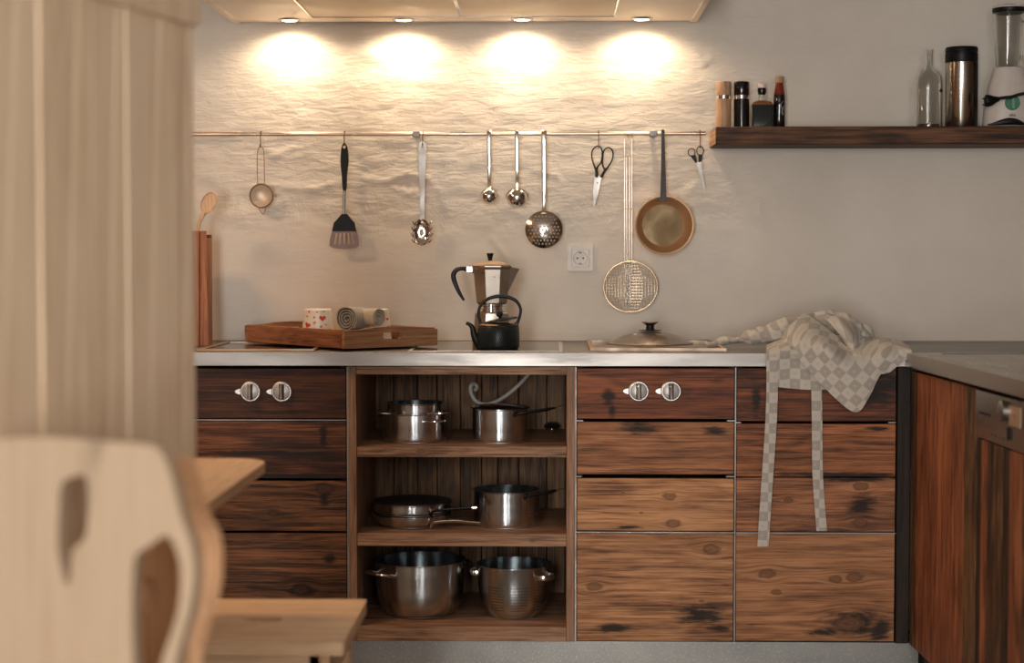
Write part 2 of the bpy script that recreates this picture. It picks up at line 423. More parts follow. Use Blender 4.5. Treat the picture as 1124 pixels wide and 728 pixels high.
fronts_right = [
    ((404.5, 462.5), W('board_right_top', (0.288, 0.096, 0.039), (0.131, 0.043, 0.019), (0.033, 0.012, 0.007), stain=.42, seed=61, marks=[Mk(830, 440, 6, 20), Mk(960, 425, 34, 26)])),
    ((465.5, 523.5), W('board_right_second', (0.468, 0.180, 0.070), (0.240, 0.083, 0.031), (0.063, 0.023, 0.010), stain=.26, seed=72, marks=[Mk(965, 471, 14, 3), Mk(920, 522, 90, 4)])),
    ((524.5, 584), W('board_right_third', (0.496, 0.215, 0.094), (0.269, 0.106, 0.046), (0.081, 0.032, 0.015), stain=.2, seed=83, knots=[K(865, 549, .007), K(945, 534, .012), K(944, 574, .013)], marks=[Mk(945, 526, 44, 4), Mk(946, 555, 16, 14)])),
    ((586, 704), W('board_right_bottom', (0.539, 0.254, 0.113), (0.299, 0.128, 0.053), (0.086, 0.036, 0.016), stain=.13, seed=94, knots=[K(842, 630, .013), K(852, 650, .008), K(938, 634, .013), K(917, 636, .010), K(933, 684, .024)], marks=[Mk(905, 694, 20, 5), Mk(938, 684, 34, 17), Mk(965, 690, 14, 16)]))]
def cabinet(label, pl, pr, fronts, refx, knobs=(), px_strips=()):
    xl, xr = fx(pl), fx(pr)
    t = thing('base_cabinet', label, 'cabinet', ((xl + xr) / 2, -.3, Z_TOE))
    c = bmesh.new(); g = .018; D0 = FY + .0215
    for a in ((xl, xl + g, D0, -.03, Z_TOE, Z_UND - .002), (xr - g, xr, D0, -.03, Z_TOE, Z_UND - .002), (xl + g, xr - g, D0, -.03, Z_TOE, Z_TOE + g), (xl + g, xr - g, -.045, -.03, Z_TOE + g, Z_UND - .002)): box(c, *a)
    obj('carcass', c, M_carcass, t)
    for (ya, yb), m in fronts:
        za, zb = at(refx, yb, FY).z, at(refx, ya, FY).z
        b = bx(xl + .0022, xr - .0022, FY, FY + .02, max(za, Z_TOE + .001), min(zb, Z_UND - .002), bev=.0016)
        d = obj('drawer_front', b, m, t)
    for (kx, ky) in knobs: knob(kx, ky, t)
    for (a, b, y) in px_strips:
        p, q = at(a, y, FY), at(b, y, FY)
        obj('grip_strip', bx(p.x, q.x, FY - .001, FY + .012, p.z - .0015, p.z + .0015), M_strip, t)
    return t
def knob(kx, ky, t):
    p = at(kx, ky, FY - .004); s = mpp(FY)
    M = Matrix.Translation(p) @ Matrix.Rotation(PI / 2, 4, 'X')
    R = 11.4 * s
    k = obj('control_knob', lathe([(R, 0), (R, .004), (R * .9, .0065), (R * .84, .0065), (R * .8, .003), (0, .003)], M=M, seg=48), M_alu, t)
    obj('dial_face', lathe([(R * .79, .0025), (R * .79, .007), (R * .74, .008), (0, .008)], M=M, seg=48), M_dial, k)
    h = bmesh.new(); box(h, p.x - .0042, p.x + .0042, p.y - .022, p.y - .003, p.z - R * .76, p.z + R * .76, bev=.0015)
    obj('grip_bar', h, M_bright, k)
    gr = bmesh.new()
    for s2 in (-1, 1): box(gr, p.x + s2 * .0058 - .0014, p.x + s2 * .0058 + .0014, p.y - .0086, p.y - .003, p.z - R * .74, p.z + R * .74)
    obj('grip_groove', gr, M_black, k)
    prm = bmesh.new()
    lp = smooth2([(-R * .85, -.007), (-R * 1.25, -.0062), (-R * 1.5, 0), (-R * 1.25, .0062), (-R * .85, .007)], 4)
    prism([lp], 0, .003, fn=lambda a, b, t_: Vector((p.x + a, p.y - .0005 - t_, p.z + b)), bm=prm)
    obj('pointer_tab', prm, M_alu, k)
M_dial = plain('dial_face_metal', (.46, .44, .41), .42, .45)
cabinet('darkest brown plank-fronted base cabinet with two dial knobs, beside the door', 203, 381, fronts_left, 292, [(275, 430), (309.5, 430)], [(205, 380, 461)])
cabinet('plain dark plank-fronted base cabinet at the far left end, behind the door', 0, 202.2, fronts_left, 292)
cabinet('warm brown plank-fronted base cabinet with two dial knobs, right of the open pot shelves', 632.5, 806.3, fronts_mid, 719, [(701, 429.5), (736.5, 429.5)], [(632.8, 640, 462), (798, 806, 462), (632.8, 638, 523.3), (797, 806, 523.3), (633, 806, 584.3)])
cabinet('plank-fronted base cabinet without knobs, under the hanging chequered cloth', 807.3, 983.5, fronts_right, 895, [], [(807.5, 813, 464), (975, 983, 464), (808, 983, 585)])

# open shelf unit
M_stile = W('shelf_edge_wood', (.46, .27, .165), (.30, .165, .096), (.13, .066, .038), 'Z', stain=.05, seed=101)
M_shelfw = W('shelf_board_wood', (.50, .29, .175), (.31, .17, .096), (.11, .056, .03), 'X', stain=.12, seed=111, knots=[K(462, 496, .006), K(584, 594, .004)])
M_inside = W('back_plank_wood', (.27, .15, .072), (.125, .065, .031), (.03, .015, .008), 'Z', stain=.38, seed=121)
t = thing('open_shelf_unit', 'open wooden shelf unit holding the steel pots and pans', 'shelf', ((fx(383) + fx(631)) / 2, -.3, Z_TOE))
xa, xb, xc, xd = fx(382.2), fx(391.5), fx(621.8), fx(631.2); BKY = -.095
obj('side_panel', bx(xa, xb, FY, BKY + .02, Z_TOE, Z_UND - .002, bev=.001), M_stile, t)
obj('side_panel', bx(xc, xd, FY, BKY + .02, Z_TOE, Z_UND - .002, bev=.001), M_stile, t)
obj('top_rail', bx(xb, xc, FY, BKY, fz(411.5), Z_UND - .002, bev=.001), M_shelfw, t)
S1T, S2T, S3T = fz(490.5), fz(586.3), fz(688.5)
obj('shelf', bx(xb, xc, FY + .003, BKY, fz(502.5), S1T, bev=.0015), M_shelfw, t)
obj('shelf', bx(xb, xc, FY + .003, BKY, fz(600.5), S2T, bev=.0015), M_shelfw, t)
obj('bottom_shelf', bx(xb, xc, FY, BKY, Z_TOE, S3T, bev=.001), M_shelfw, t)
n = 9; rr = random.Random(3); xs = [xb]
for i in range(n): xs.append(xb + (xc - xb) * (i + 1 + (rr.uniform(-.2, .2) if i < n - 1 else 0)) / n)
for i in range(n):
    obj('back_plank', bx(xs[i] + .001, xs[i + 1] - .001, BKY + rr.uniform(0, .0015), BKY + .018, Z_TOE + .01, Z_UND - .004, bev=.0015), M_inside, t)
for px in (381.7, 631.9, 806.8):   # light metal edge profiles between the units
    p = at(px, 550, FY)
    tag(obj('edge_profile', bx(p.x - .0017, p.x + .0017, FY - .0006, FY + .0205, Z_TOE + .002, Z_UND - .003), M_strip),
        {381.7: 'pale metal profile strip between darkest cabinet and open shelves', 631.9: 'pale metal profile strip between open shelves and middle cabinet', 806.8: 'pale metal profile strip left of the cabinet under the cloth'}[px], 'metal strip')
tag(obj('corner_post', bx(fx(984.2), fx(998.4), FY - .001, FY + .02, Z_TOE, Z_UND - .002, bev=.001), W('corner_post_wood', (.035, .019, .011), (.014, .008, .005), (.005, .003, .002), 'Z', stain=.4, seed=131)),
    'narrow nearly black wooden filler post in the inner corner', 'post')

# worktops
t = thing('steel_worktop', 'long brushed steel worktop carrying tray, pots and kettle along the wall', 'worktop', (0, -.3, Z_UND))
obj('slab', bx(-1.7, XR, -.62, -.002, Z_UND, Z_TOP, bev=.0015, seg=2), M_top, t, angle=10)
obj('back_seal', bx(-1.7, XR, -.006, -.0005, Z_TOP - .001, Z_TOP + .005), plain('grey_seal', (.28, .25, .21), .6), t)

# right-hand run: local frame, x to the right, -y towards the camera
rr0 = (X0R, FY, 0)
M_rtop = steel('side_worktop_steel', (.50, .45, .39), .30, streak=(20, 3, 20))
t = thing('side_worktop', 'brushed steel worktop running towards the viewer at the right', 'worktop', rr0, PHI)
XW = .60
obj('slab', bx(-.022, XW - .06, -2.2, -.023, Z_UND, Z_TOP + .0015, bev=.0015, seg=2), M_rtop, t, local=True, angle=10)
obj('raised_rim', bx(.06, XW - .06, -.10, -.094, Z_TOP + .001, Z_TOP + .0045, bev=.001), M_bright, t, local=True)
RR = [W('side_board_red', (.46, .165, .07), (.25, .078, .034), (.05, .02, .011), 'Z', stain=.30, seed=141),
      W('side_board_olive', (.27, .14, .06), (.10, .048, .024), (.03, .015, .009), 'Z', stain=.35, seed=151),
      W('side_board_dark', (.13, .068, .034), (.055, .027, .014), (.014, .008, .005), 'Z', stain=.5, seed=161)]
zt = Z_UND - .012
t = thing('base_cabinet', 'reddish upright-plank corner cabinet beside the dishwasher', 'cabinet', rr0, PHI)
obj('carcass', bx(.022, XW - .08, -.66, -.03, Z_TOE, zt), M_carcass, t, local=True)
ys = [-.005, -.075, -.30, -.55, -.660]
for i, m in enumerate((RR[1], RR[0], RR[0], RR[1])):
    obj('plank', bx(0, .02, ys[i + 1] + .0008, ys[i] - .0008, Z_TOE, zt, bev=.0012), m, t, local=True)
obj('toe_board', bx(.03, .045, -2.2, -.05, 0, Z_TOE - .001), M_carcass, t, local=True)
t = thing('dishwasher', 'built-in dishwasher with steel control panel above dark upright planks', 'dishwasher', rr0, PHI)
obj('carcass', bx(.022, XW - .08, -1.262, -.664, Z_TOE, zt), M_carcass, t, local=True)
ys = [-.664, -.70, -.755, -.80, -.875, -.93, -1.02, -1.12, -1.19, -1.262]
for i in range(len(ys) - 1):
    obj('plank', bx(0, .02, ys[i + 1] + .0008, ys[i] - .0008, Z_TOE, .733, bev=.0012), [RR[2], RR[0], RR[2], RR[1], RR[2], RR[0], RR[1], RR[2], RR[1]][i], t, local=True)
M_dw = steel('dishwasher_steel', (.40, .37, .31), .22, streak=(30, 6, 30))
pan = obj('control_panel', bx(-.004, .02, -1.262, -.664, .737, zt, bev=.0015), M_dw, t, local=True)
def rp(y, z, x=-.004): return Vector((x, y, z))
MR = Matrix.Rotation(-PI / 2, 4, 'Y')
obj('round_knob', lathe([(.024, 0), (.024, .010), (.021, .012), (0, .012)], c=rp(-.90, .818), M=MR, seg=32), M_flat, pan, local=True)
obj('display_window', bx(-.0055, -.003, -1.02, -.935, .79, .835, bev=.0005), plain('amber_display', (.42, .27, .16), .3), pan, local=True)
obj('push_button', bx(-.0065, -.003, -.955, -.925, .757, .785, bev=.001), M_black, pan, local=True)
obj('vent_slot', bx(-.0048, -.003, -.79, -.70, .795, .80), M_black, pan, local=True)
for i in range(5): obj('indicator', bx(-.0048, -.003, -.80 - i * .03 - .006, -.80 - i * .03, .752, .757), M_black, pan, local=True)
t = thing('base_cabinet', 'plank-fronted cabinet nearest the viewer in the right-hand run', 'cabinet', rr0, PHI)
obj('carcass', bx(.022, XW - .08, -2.2, -1.27, Z_TOE, zt), M_carcass, t, local=True)
for i in range(6): obj('plank', bx(0, .02, -1.27 - .155 * (i + 1) + .001, -1.27 - .155 * i - .001, Z_TOE, zt, bev=.0012), RR[i % 3], t, local=True)

# cooktops let into the worktop
def hob(label, pl, pr, ya, yb, frame, zr=.005):
    p0, p1 = atz(pl, 383, Z_TOP).x, atz(pr, 383, Z_TOP).x
    t = thing('cooktop', label, 'cooktop', ((p0 + p1) / 2, (ya + yb) / 2, Z_TOP))
    obj('glass_plate', bx(p0 + .004, p1 - .004, ya + .004, yb - .004, Z_TOP, Z_TOP + .0025), M_hob, t)
    f = bmesh.new()
    for a in ((p0, p1, ya, ya + .012), (p0, p1, yb - .012, yb), (p0, p0 + .012, ya + .012, yb - .012), (p1 - .012, p1, ya + .012, yb - .012)): box(f, *a, Z_TOP, Z_TOP + zr, bev=.0012)
    obj('frame', f, frame, t); return t
hob('metal-framed cooktop under the wooden tray', 226, 352, -.56, -.10, M_brass, .006)
hob('flat dark glass cooktop under the moka pot and kettle', 452, 618, -.575, -.05, M_alu, .0028)
h = hob('raised metal-framed cooktop under the glass lid', 646, 792, -.555, -.07, M_brass, .011)
# ---------------------------------------------------------------- range hood
hz = at(500, 23.5, -.02).z
hx0, hx1 = at(257, 24, -.015).x, at(765, 24, -.015).x
t = thing('range_hood', 'wide pale metal cooker hood with four lit spotlights', 'cooker hood', ((hx0 + hx1) / 2, -.3, hz))
obj('housing', bx(hx0, hx1, -.62, -.012, hz, hz + .26, bev=.004, seg=2), M_hood, t, angle=10)
for a in ((hx0, hx0 + .02, -.62, -.012), (hx1 - .02, hx1, -.62, -.012)): obj('side_rim', bx(*a, hz - .005, hz + .001, bev=.0015), M_hood, t)
fe = [at(341, 14, -.17).x, at(506, 14, -.17).x, at(675, 14, -.17).x]
for a, b in zip(fe, fe[1:]):
    pnl = obj('filter_panel', bx(a + .004, b - .004, -.58, -.165, hz - .004, hz + .001, bev=.002), M_filter, t)
    f = bmesh.new()
    for q in ((a, b, -.584, -.578), (a, b, -.168, -.160), (a, a + .005, -.578, -.168), (b - .005, b, -.578, -.168)): box(f, *q, hz - .008, hz, bev=.001)
    obj('filter_frame', f, M_bright, pnl)
m, nt, bs = mat('lamp_glow'); bs.inputs['Emission Color'].default_value = (1, .82, .58, 1); bs.inputs['Emission Strength'].default_value = 14; M_glow = m
for px in (317, 443, 573, 704):
    p = atz(px, 20.5, hz); p.y = -.082
    d = obj('downlight', lathe([(.024, 0), (.031, .0), (.034, -.003), (.031, -.006), (.025, -.006), (.023, 0)], c=(p.x, p.y, hz), seg=32, cap=False), M_bright, t)
    obj('lamp_lens', lathe([(.0235, -.0045), (.02, -.0055), (0, -.006)], c=(p.x, p.y, hz), seg=24), M_glow, d)
    l = bpy.data.lights.new('hood_spotlight', 'SPOT'); l.energy = SPOT_POWER; l.color = SPOT_COL; l.spot_size = math.radians(165); l.spot_blend = .6; l.shadow_soft_size = .02
    o = bpy.data.objects.new('hood_spotlight', l); COL.objects.link(o); o.location = (p.x, p.y, hz - .012); o.rotation_euler = (math.radians(0), 0, 0)

# ---------------------------------------------------------------- rail and hanging tools
RY = -.055; RZ = at(500, 147, RY).z
t = thing('utensil_rail', 'thin metal hanging rail across the plaster wall', 'rail', (0, 0, RZ))
obj('bar', tube([(at(120, 147, RY).x, RY, RZ), (at(774.5, 147, RY).x, RY, RZ)], .0065, 12), steel('rail_steel', (.66, .55, .46), .3), t)
for px in (457, 717):
    p = at(px, 150, RY)
    obj('wall_bracket', box(bx(p.x - .012, p.x + .012, RY - .009, RY + .009, RZ - .010, RZ + .009, bev=.002), p.x - .007, p.x + .007, RY + .0085, .004, RZ - .006, RZ + .004, bev=.001), M_strip, t)
HY = -.066
def P(px, py, Y=HY): return at(px, py, Y)
S = mpp(HY)
def hook(px, ytop, ybot, label):
    q = P(px, ybot); pts = [Vector((q.x, RY + .012, RZ - .004)), Vector((q.x, RY + .008, RZ + .008)), Vector((q.x, RY - .004, RZ + .0095)), Vector((q.x, RY - .0125, RZ + .002)),
        Vector((q.x, HY - .004, RZ - .012)), Vector((q.x, HY, (RZ + q.z) / 2)), Vector((q.x, HY + .002, q.z + .004)), Vector((q.x, HY - .002, q.z - .002)), Vector((q.x, HY - .010, q.z)), Vector((q.x, HY - .012, q.z + .006))]
    return tag(obj('hook', tube(pts, .0016, 6, smooth=3), M_rust), label, 'hook', 'thin brown wire hooks on the rail')
hook(286, 148, 161, 'thin wire hook on the rail carrying the tea strainer')
hook(378, 148, 159, 'thin wire hook on the rail carrying the black-handled turner')
hook(464, 148, 159, 'thin wire hook on the rail carrying the spaghetti spoon')
hook(657, 148, 162, 'thin wire hook on the rail carrying the large scissors')
hook(768.5, 148, 162, 'thin wire hook on the rail carrying the small scissors')

def mesh_disc(bm, c, rx, rz, step, rad, Y, sag=0.0):
    k = int(max(rx, rz) / step)
    for i in range(-k, k + 1):
        a = i * step
        for axis in (0, 1):
            R, Q = (rx, rz) if axis == 0 else (rz, rx)
            if abs(a) >= R: continue
            e = Q * math.sqrt(1 - (a / R) ** 2); pts = []
            for j in range(5):
                b = -e + 2 * e * j / 4
                x, z = (a, b) if axis == 0 else (b, a)
                pts.append((c.x + x, Y - sag * (1 - (x / rx) ** 2 - (z / rz) ** 2) + (.0006 if axis else 0), c.z + z))
            tube(pts, rad, 4, bm)
    return bm
def ring(c, rx, rz, Y, rad, bm=None, n=40, seg=8): return tube([(c.x + rx * math.cos(2 * PI * i / n), Y, c.z + rz * math.sin(2 * PI * i / n)) for i in range(n)], rad, seg, bm, closed=True)

# tea strainer
c = P(287, 215); t = thing('tea_strainer', 'small round fine-mesh tea strainer hanging on a wire loop', 'strainer', (c.x, HY, c.z))
obj('rim', ring(c, 12.6 * S, 12.8 * S, HY, .0026), M_rust, t)
def fine_mesh():
    m, nt, bs = mat('fine_wire_mesh'); g = G(nt); x, y, z = g.sep(g.n('ShaderNodeTexCoord').outputs['Object'])
    a = g.m('ABSOLUTE', g.m('SUBTRACT', g.m('FRACT', g.m('MULTIPLY', x, 550.0)), .5)); b = g.m('ABSOLUTE', g.m('SUBTRACT', g.m('FRACT', g.m('MULTIPLY', z, 550.0)), .5))
    g.link(g.m('GREATER_THAN', g.m('MAXIMUM', a, b), .18), bs.inputs['Alpha'])
    bs.inputs['Base Color'].default_value = (.72, .62, .5, 1); bs.inputs['Metallic'].default_value = .6; bs.inputs['Roughness'].default_value = .5; return m
obj('mesh_bowl', lathe([(12.3 * S, 0), (10.5 * S, .010), (6 * S, .018), (0, .021)], c=(c.x, HY, c.z), M=Matrix.Rotation(-PI / 2, 4, 'X'), seg=32, cap=False), fine_mesh(), t)
lp = [P(283, 202), P(282.4, 185), P(283, 166), P(286.3, 161), P(289.5, 166), P(290.2, 185), P(290.4, 202)]
obj('handle_loop', tube(lp, .0013, 6, smooth=3), M_rust, t)
obj('rest_hook', tube([P(283.5, 227), P(286, 232), P(289, 235), P(291, 231), P(292, 227)], .0013, 6, smooth=3), M_rust, t)

# slotted turner
c = P(378, 214); t = thing('slotted_turner', 'slotted spatula with black handle and brown blade on the rail', 'spatula', (c.x, HY, c.z))
hl = [(374.6, 166), (375.6, 160), (378, 157), (380.6, 159.5), (382.2, 166), (382.6, 178), (381, 193), (380.3, 208), (376.6, 208), (375.3, 193), (374, 178)]
hole = [(378 + 1.7 * math.cos(q), 161.5 + 1.9 * math.sin(q)) for q in [2 * PI * i / 10 for i in range(10)]]
obj('handle', prism([smooth2(pxloop(hl, HY), 4), pxloop(hole, HY)], HY - .007, HY + .005, xz()), M_black, t)
obj('shaft', tube([P(378.2, 205), P(377.9, 218), P(377.6, 240)], [.0052, .0046, .0042], 8, upv=(0, 1, 0)), steel('dark_steel', (.25, .22, .2), .3), t)
sh = [(375, 235), (381, 235), (386, 241), (389.5, 244.5), (391, 254), (364.5, 254), (366.5, 244.5), (370, 241)]
bl = [(365, 252), (391, 252), (394, 264), (394.4, 270), (390, 272.4), (378, 273.6), (366, 272.4), (361.5, 270), (362, 264)]
sl = [[(x0 - .9 + dx * 0, 256), (x0 + .9, 256), (x0 + .9 + dx, 268), (x0 - .9 + dx, 268)] for x0, dx in ((369.6, -2), (373.8, -1), (378, 0), (382.2, 1), (386.4, 2))]
obj('blade_shoulder', prism([pxloop(sh, HY)], HY - .004, HY + .003, xz()), M_black, t)
obj('blade', prism([pxloop(bl, HY)] + [pxloop(q, HY) for q in sl], HY - .002, HY + .001, xz()), plain('brown_nylon', (.20, .105, .065), .3), t)

# spaghetti spoon
c = P(463, 255); t = thing('spaghetti_spoon', 'steel spaghetti spoon with toothed head on the rail', 'spoon', (c.x, HY, c.z))
hl = [(459.6, 160), (461, 156.5), (464, 155.5), (466.6, 157), (467.6, 161), (467.3, 176), (466, 215), (465.4, 242), (461.6, 242), (461, 215), (459.7, 176)]
hole = [(463.8 + 1.6 * math.cos(q), 160.5 + 2.6 * math.sin(q)) for q in [2 * PI * i / 10 for i in range(10)]]
obj('handle', prism([smooth2(pxloop(hl, HY), 4), pxloop(hole, HY)], HY - .003, HY + .001, xz()), M_flat, t)
def spoon_head(c, rx, rz, depth, M=None, seg=36, hole=0.0):
    return lathe([(hole, depth)] + [(math.sin(a) , depth * math.cos(a)) for a in [PI / 2 * i / 8 for i in range(2, 9)]], M=M, seg=seg, cap=False)
bm = lathe([(.22, .014)] + [(math.sin(PI / 2 * i / 8), .016 * math.cos(PI / 2 * i / 8)) for i in range(2, 9)], seg=36, cap=False)
for v in bm.verts: v.co = Vector((c.x + v.co.x * 9.5 * S, HY - .012 + v.co.z, c.z + v.co.y * 14.5 * S))
obj('bowl', bm, M_chrome, t)
tb = bmesh.new()
for (a, b, e, f) in ((456, 248, 452.8, 243), (455, 254, 451.5, 249), (454.5, 260, 451, 256), (455.5, 266, 452, 263), (470, 248, 473.6, 243), (471, 254, 475, 249), (471.6, 260, 475.6, 256), (470.6, 266, 474, 263)):
    tube([P(a, b, HY - .012), P((a + e) / 2, (b + f) / 2 + .8, HY - .018), P(e, f, HY - .028)], [.003, .0028, .0022], 6, tb, smooth=3)
obj('teeth', tb, M_chrome, t)

# ladles
def ladle(label, px, cy, r, w):
    c = P(px, cy); t = thing('ladle', label, 'ladle', (c.x, HY, c.z), group='steel ladles on the rail')
    bm = bmesh.new(); R = r * S
    prof = [(0, -R)] + [(R * math.sin(a), -R * math.cos(a)) for a in [PI / 2 * i / 9 for i in range(1, 10)]] + [(R * 1.05, .001), (R * .97, .001)] + [(R * .95 * math.sin(a), -R * .93 * math.cos(a)) for a in [PI / 2 * (9 - i) / 9 for i in range(1, 9)]] + [(0, -R * .93)]
    lathe(prof, c=(c.x, HY - R * .3, c.z + R * .05), M=Matrix.Rotation(math.radians(-50), 4, 'X'), seg=32, cap=False, bm=bm)
    obj('bowl', bm, M_chrome, t)
    top = P(px - .3, 149)
    pts = [Vector((top.x, RY + .010, RZ - .006)), Vector((top.x, RY + .006, RZ + .009)), Vector((top.x, RY - .006, RZ + .010)), Vector((top.x, HY - .002, RZ - .004)), P(px - .2, 170), P(px, 195), Vector((c.x, HY - R * .45, c.z + R * 1.15)), Vector((c.x, HY - R * .93, c.z + R * .72))]
    obj('handle', tube(pts, [w, w, w, w, w, w * .9, w * .75, w * .75], 8, flat=(1, .28), smooth=3, upv=(0, 1, .01)), M_bright, t)
ladle('smaller steel ladle, left one of the ladle pair on the rail', 537, 216, 9.3, .0065)
ladle('slightly larger steel ladle between the small ladle and the skimmer', 567.6, 217.5, 11.8, .0062)
# skimmer
def holed(name, base, cells, axes='XZ', col=(.6, .55, .5), r=.28, rough=.15, cx=0, cz=0):
    m, nt, bs = mat(name); g = G(nt); x, y, z = g.sep(g.n('ShaderNodeTexCoord').outputs['Object'])
    row = g.m('FLOOR', g.m('MULTIPLY', z, cells)); a = g.m('ADD', g.m('MULTIPLY', x, cells), g.m('MULTIPLY', g.m('MODULO', row, 2.0), .5))
    fa = g.m('SUBTRACT', g.m('FRACT', a), .5); fb = g.m('SUBTRACT', g.m('FRACT', g.m('MULTIPLY', z, cells)), .5)
    d = g.m('SQRT', g.m('ADD', g.m('MULTIPLY', fa, fa), g.m('MULTIPLY', fb, fb)))
    dx = g.m('SUBTRACT', x, cx); dz = g.m('SUBTRACT', z, cz); rad = g.m('SQRT', g.m('ADD', g.m('MULTIPLY', dx, dx), g.m('MULTIPLY', dz, dz)))
    g.link(g.m('MAXIMUM', g.m('GREATER_THAN', d, r), g.m('GREATER_THAN', rad, base)), bs.inputs['Alpha'])
    bs.inputs['Base Color'].default_value = (*col, 1); bs.inputs['Metallic'].default_value = 1; bs.inputs['Roughness'].default_value = rough; return m
c = P(597, 252); t = thing('skimmer', 'steel skimmer with round perforated disc on the rail', 'skimmer', (c.x, HY, c.z))
R = 20.5 * S
Mh = holed('perforated_steel', R * .86, 95, cx=c.x, cz=c.z)
obj('perforated_disc', lathe([(0, .016), (R * .35, .0145), (R * .7, .009), (R * .93, .002), (R, 0), (R * .99, -.002), (R * .9, .0005), (R * .7, .0075), (R * .35, .013), (0, .0145)], c=(c.x, HY - .004, c.z), M=Matrix.Rotation(math.radians(90), 4, 'X'), seg=48, cap=False), Mh, t)
top = P(597, 149)
obj('handle', tube([Vector((top.x, RY + .010, RZ - .006)), Vector((top.x, RY + .006, RZ + .009)), Vector((top.x, RY - .006, RZ + .010)), Vector((top.x, HY - .002, RZ - .004)), P(597.2, 175), P(597.2, 205), P(597, 228), P(597, 235, HY - .008)], [.0085, .0085, .0085, .0085, .0085, .0075, .006, .010], 8, flat=(1, .25), smooth=3, upv=(0, 1, .01)), M_bright, t)

# scissors
def Q(ox, oy, k): return lambda a, b, Y=HY: at(ox + a / k, oy + b / k, Y)
def wedge(pts, Y0, Y1): return prism([[(p.x, p.z) for p in pts]], Y0, Y1, xz())
q = Q(640, 140, 7.493)
c = q(120, 455); t = thing('scissors', 'large black-handled scissors hanging left of the wire skimmer', 'scissors', (c.x, HY, c.z))
l1 = obj('handle', tube([q(*p) for p in ((125, 152), (95, 165), (74, 200), (74, 255), (90, 310), (108, 345), (122, 320), (146, 290), (155, 250), (158, 205), (148, 168))], [.0022, .0024, .0024, .0024, .0026, .004, .003, .0026, .0024, .0024, .0022], 8, closed=True, smooth=3), M_black, t)
tube_bm = tube([q(105, 330), q(112, 365), q(112, 412)], [.004, .0048, .0052], 8)
obj('handle_root', tube_bm, M_black, t)
obj('handle', tube([q(*p) for p in ((200, 165), (235, 180), (247, 220), (238, 270), (212, 315), (188, 345), (172, 335), (160, 300), (162, 250), (170, 195))], [.0022, .0024, .0024, .0024, .0028, .004, .003, .0026, .0024, .0022], 8, closed=True, smooth=3), M_black, t)
obj('handle_root', tube([q(190, 335), q(168, 375), q(148, 412)], [.004, .0048, .0052], 8), M_black, t)
obj('blade', wedge([q(98, 405), q(128, 400), q(146, 430), q(140, 470), q(120, 560), q(95, 640), q(90, 650), q(84, 560), q(86, 480)], HY - .003, HY - .001), M_flat, t)
obj('blade', wedge([q(135, 400), q(155, 410), q(140, 450), q(112, 560), q(92, 650), q(86, 620), q(94, 520), q(100, 460)], HY, HY + .002), M_flat, t)
obj('pivot_screw', lathe([(.0022, 0), (.0022, .002), (0, .003)], c=q(118, 455, HY - .003), M=Matrix.Rotation(PI / 2, 4, 'X'), seg=12), M_oldiron, t)
c = q(958, 300); t = thing('scissors', 'small black-handled scissors hanging beside the wall shelf', 'scissors', (c.x, HY, c.z))
obj('handle', tube([q(893 + 28 * math.cos(a), 205 + 32 * math.sin(a)) for a in [2 * PI * i / 16 for i in range(16)]], .0016, 8, closed=True), M_black, t)
obj('handle', tube([q(963 + 28 * math.cos(a), 192 + 38 * math.sin(a)) for a in [2 * PI * i / 16 for i in range(16)]], .0016, 8, closed=True), M_black, t)
obj('handle_root', wedge([q(880, 230), q(925, 225), q(940, 285), q(925, 292)], HY - .003, HY + .003), M_black, t)
obj('handle_root', wedge([q(948, 222), q(985, 222), q(975, 282), q(950, 286)], HY - .003, HY + .003), M_black, t)
obj('blade', wedge([q(928, 285), q(975, 282), q(980, 335), q(1004, 512), q(998, 512), q(960, 400)], HY - .001, HY + .001), M_flat, t)
obj('blade', wedge([q(935, 288), q(955, 286), q(990, 400), q(1003, 512), q(965, 400), q(940, 330)], HY - .003, HY - .0015), M_flat, t)

# wire skimmer (spider)
c = P(692, 315); t = thing('wire_skimmer', 'long-handled round brass wire-mesh frying skimmer on the rail', 'skimmer', (c.x, HY, c.z))
M_wire = steel('brassy_wire', (.50, .38, .26), .38); M_wire2 = steel('grey_wire', (.62, .55, .48), .3)
obj('rim', ring(c, 29.3 * S, 27.8 * S, HY, .0027, n=56), M_wire, t)
o = obj('wire_mesh', mesh_disc(bmesh.new(), c, 29 * S, 27.5 * S, 3.3 * S, .00095, HY, sag=-.02), M_wire, t, smooth=False)
o['kind'] = 'stuff'
hb = bmesh.new()
for a, b in ((685.4, 685.6), (687.6, 688.0), (691.0, 690.8), (693.6, 693.4)):
    y0 = 150 if a in (685.4, 693.6) else 172
    tube([P(a, y0), P((a + b) / 2, 230), P(b, 290), P(b + (690 - b) * .3, 310, HY + .012), P(b + (690 - b) * .3, 333, HY + .017)], .0013, 6, hb)
obj('handle_wires', hb, M_wire2, t)
obj('hanging_loop', tube([P(685.4, 152), P(685.4, 146.2), Vector((P(685.4, 146).x, RY + .004, RZ + .0090)), Vector((P(688, 146).x, RY + .010, RZ)), P(689.4, 152.5, HY), Vector((P(691, 146).x, RY + .010, RZ)), Vector((P(693.6, 146).x, RY + .004, RZ + .0090)), P(693.6, 146.2), P(693.6, 152)], .0013, 6, smooth=2), M_wire, t)
for y in (171.5, 229, 289):
    obj('cross_clip', tube([P(684.4, y), P(694.4, y)], .0016, 6), M_wire, t)

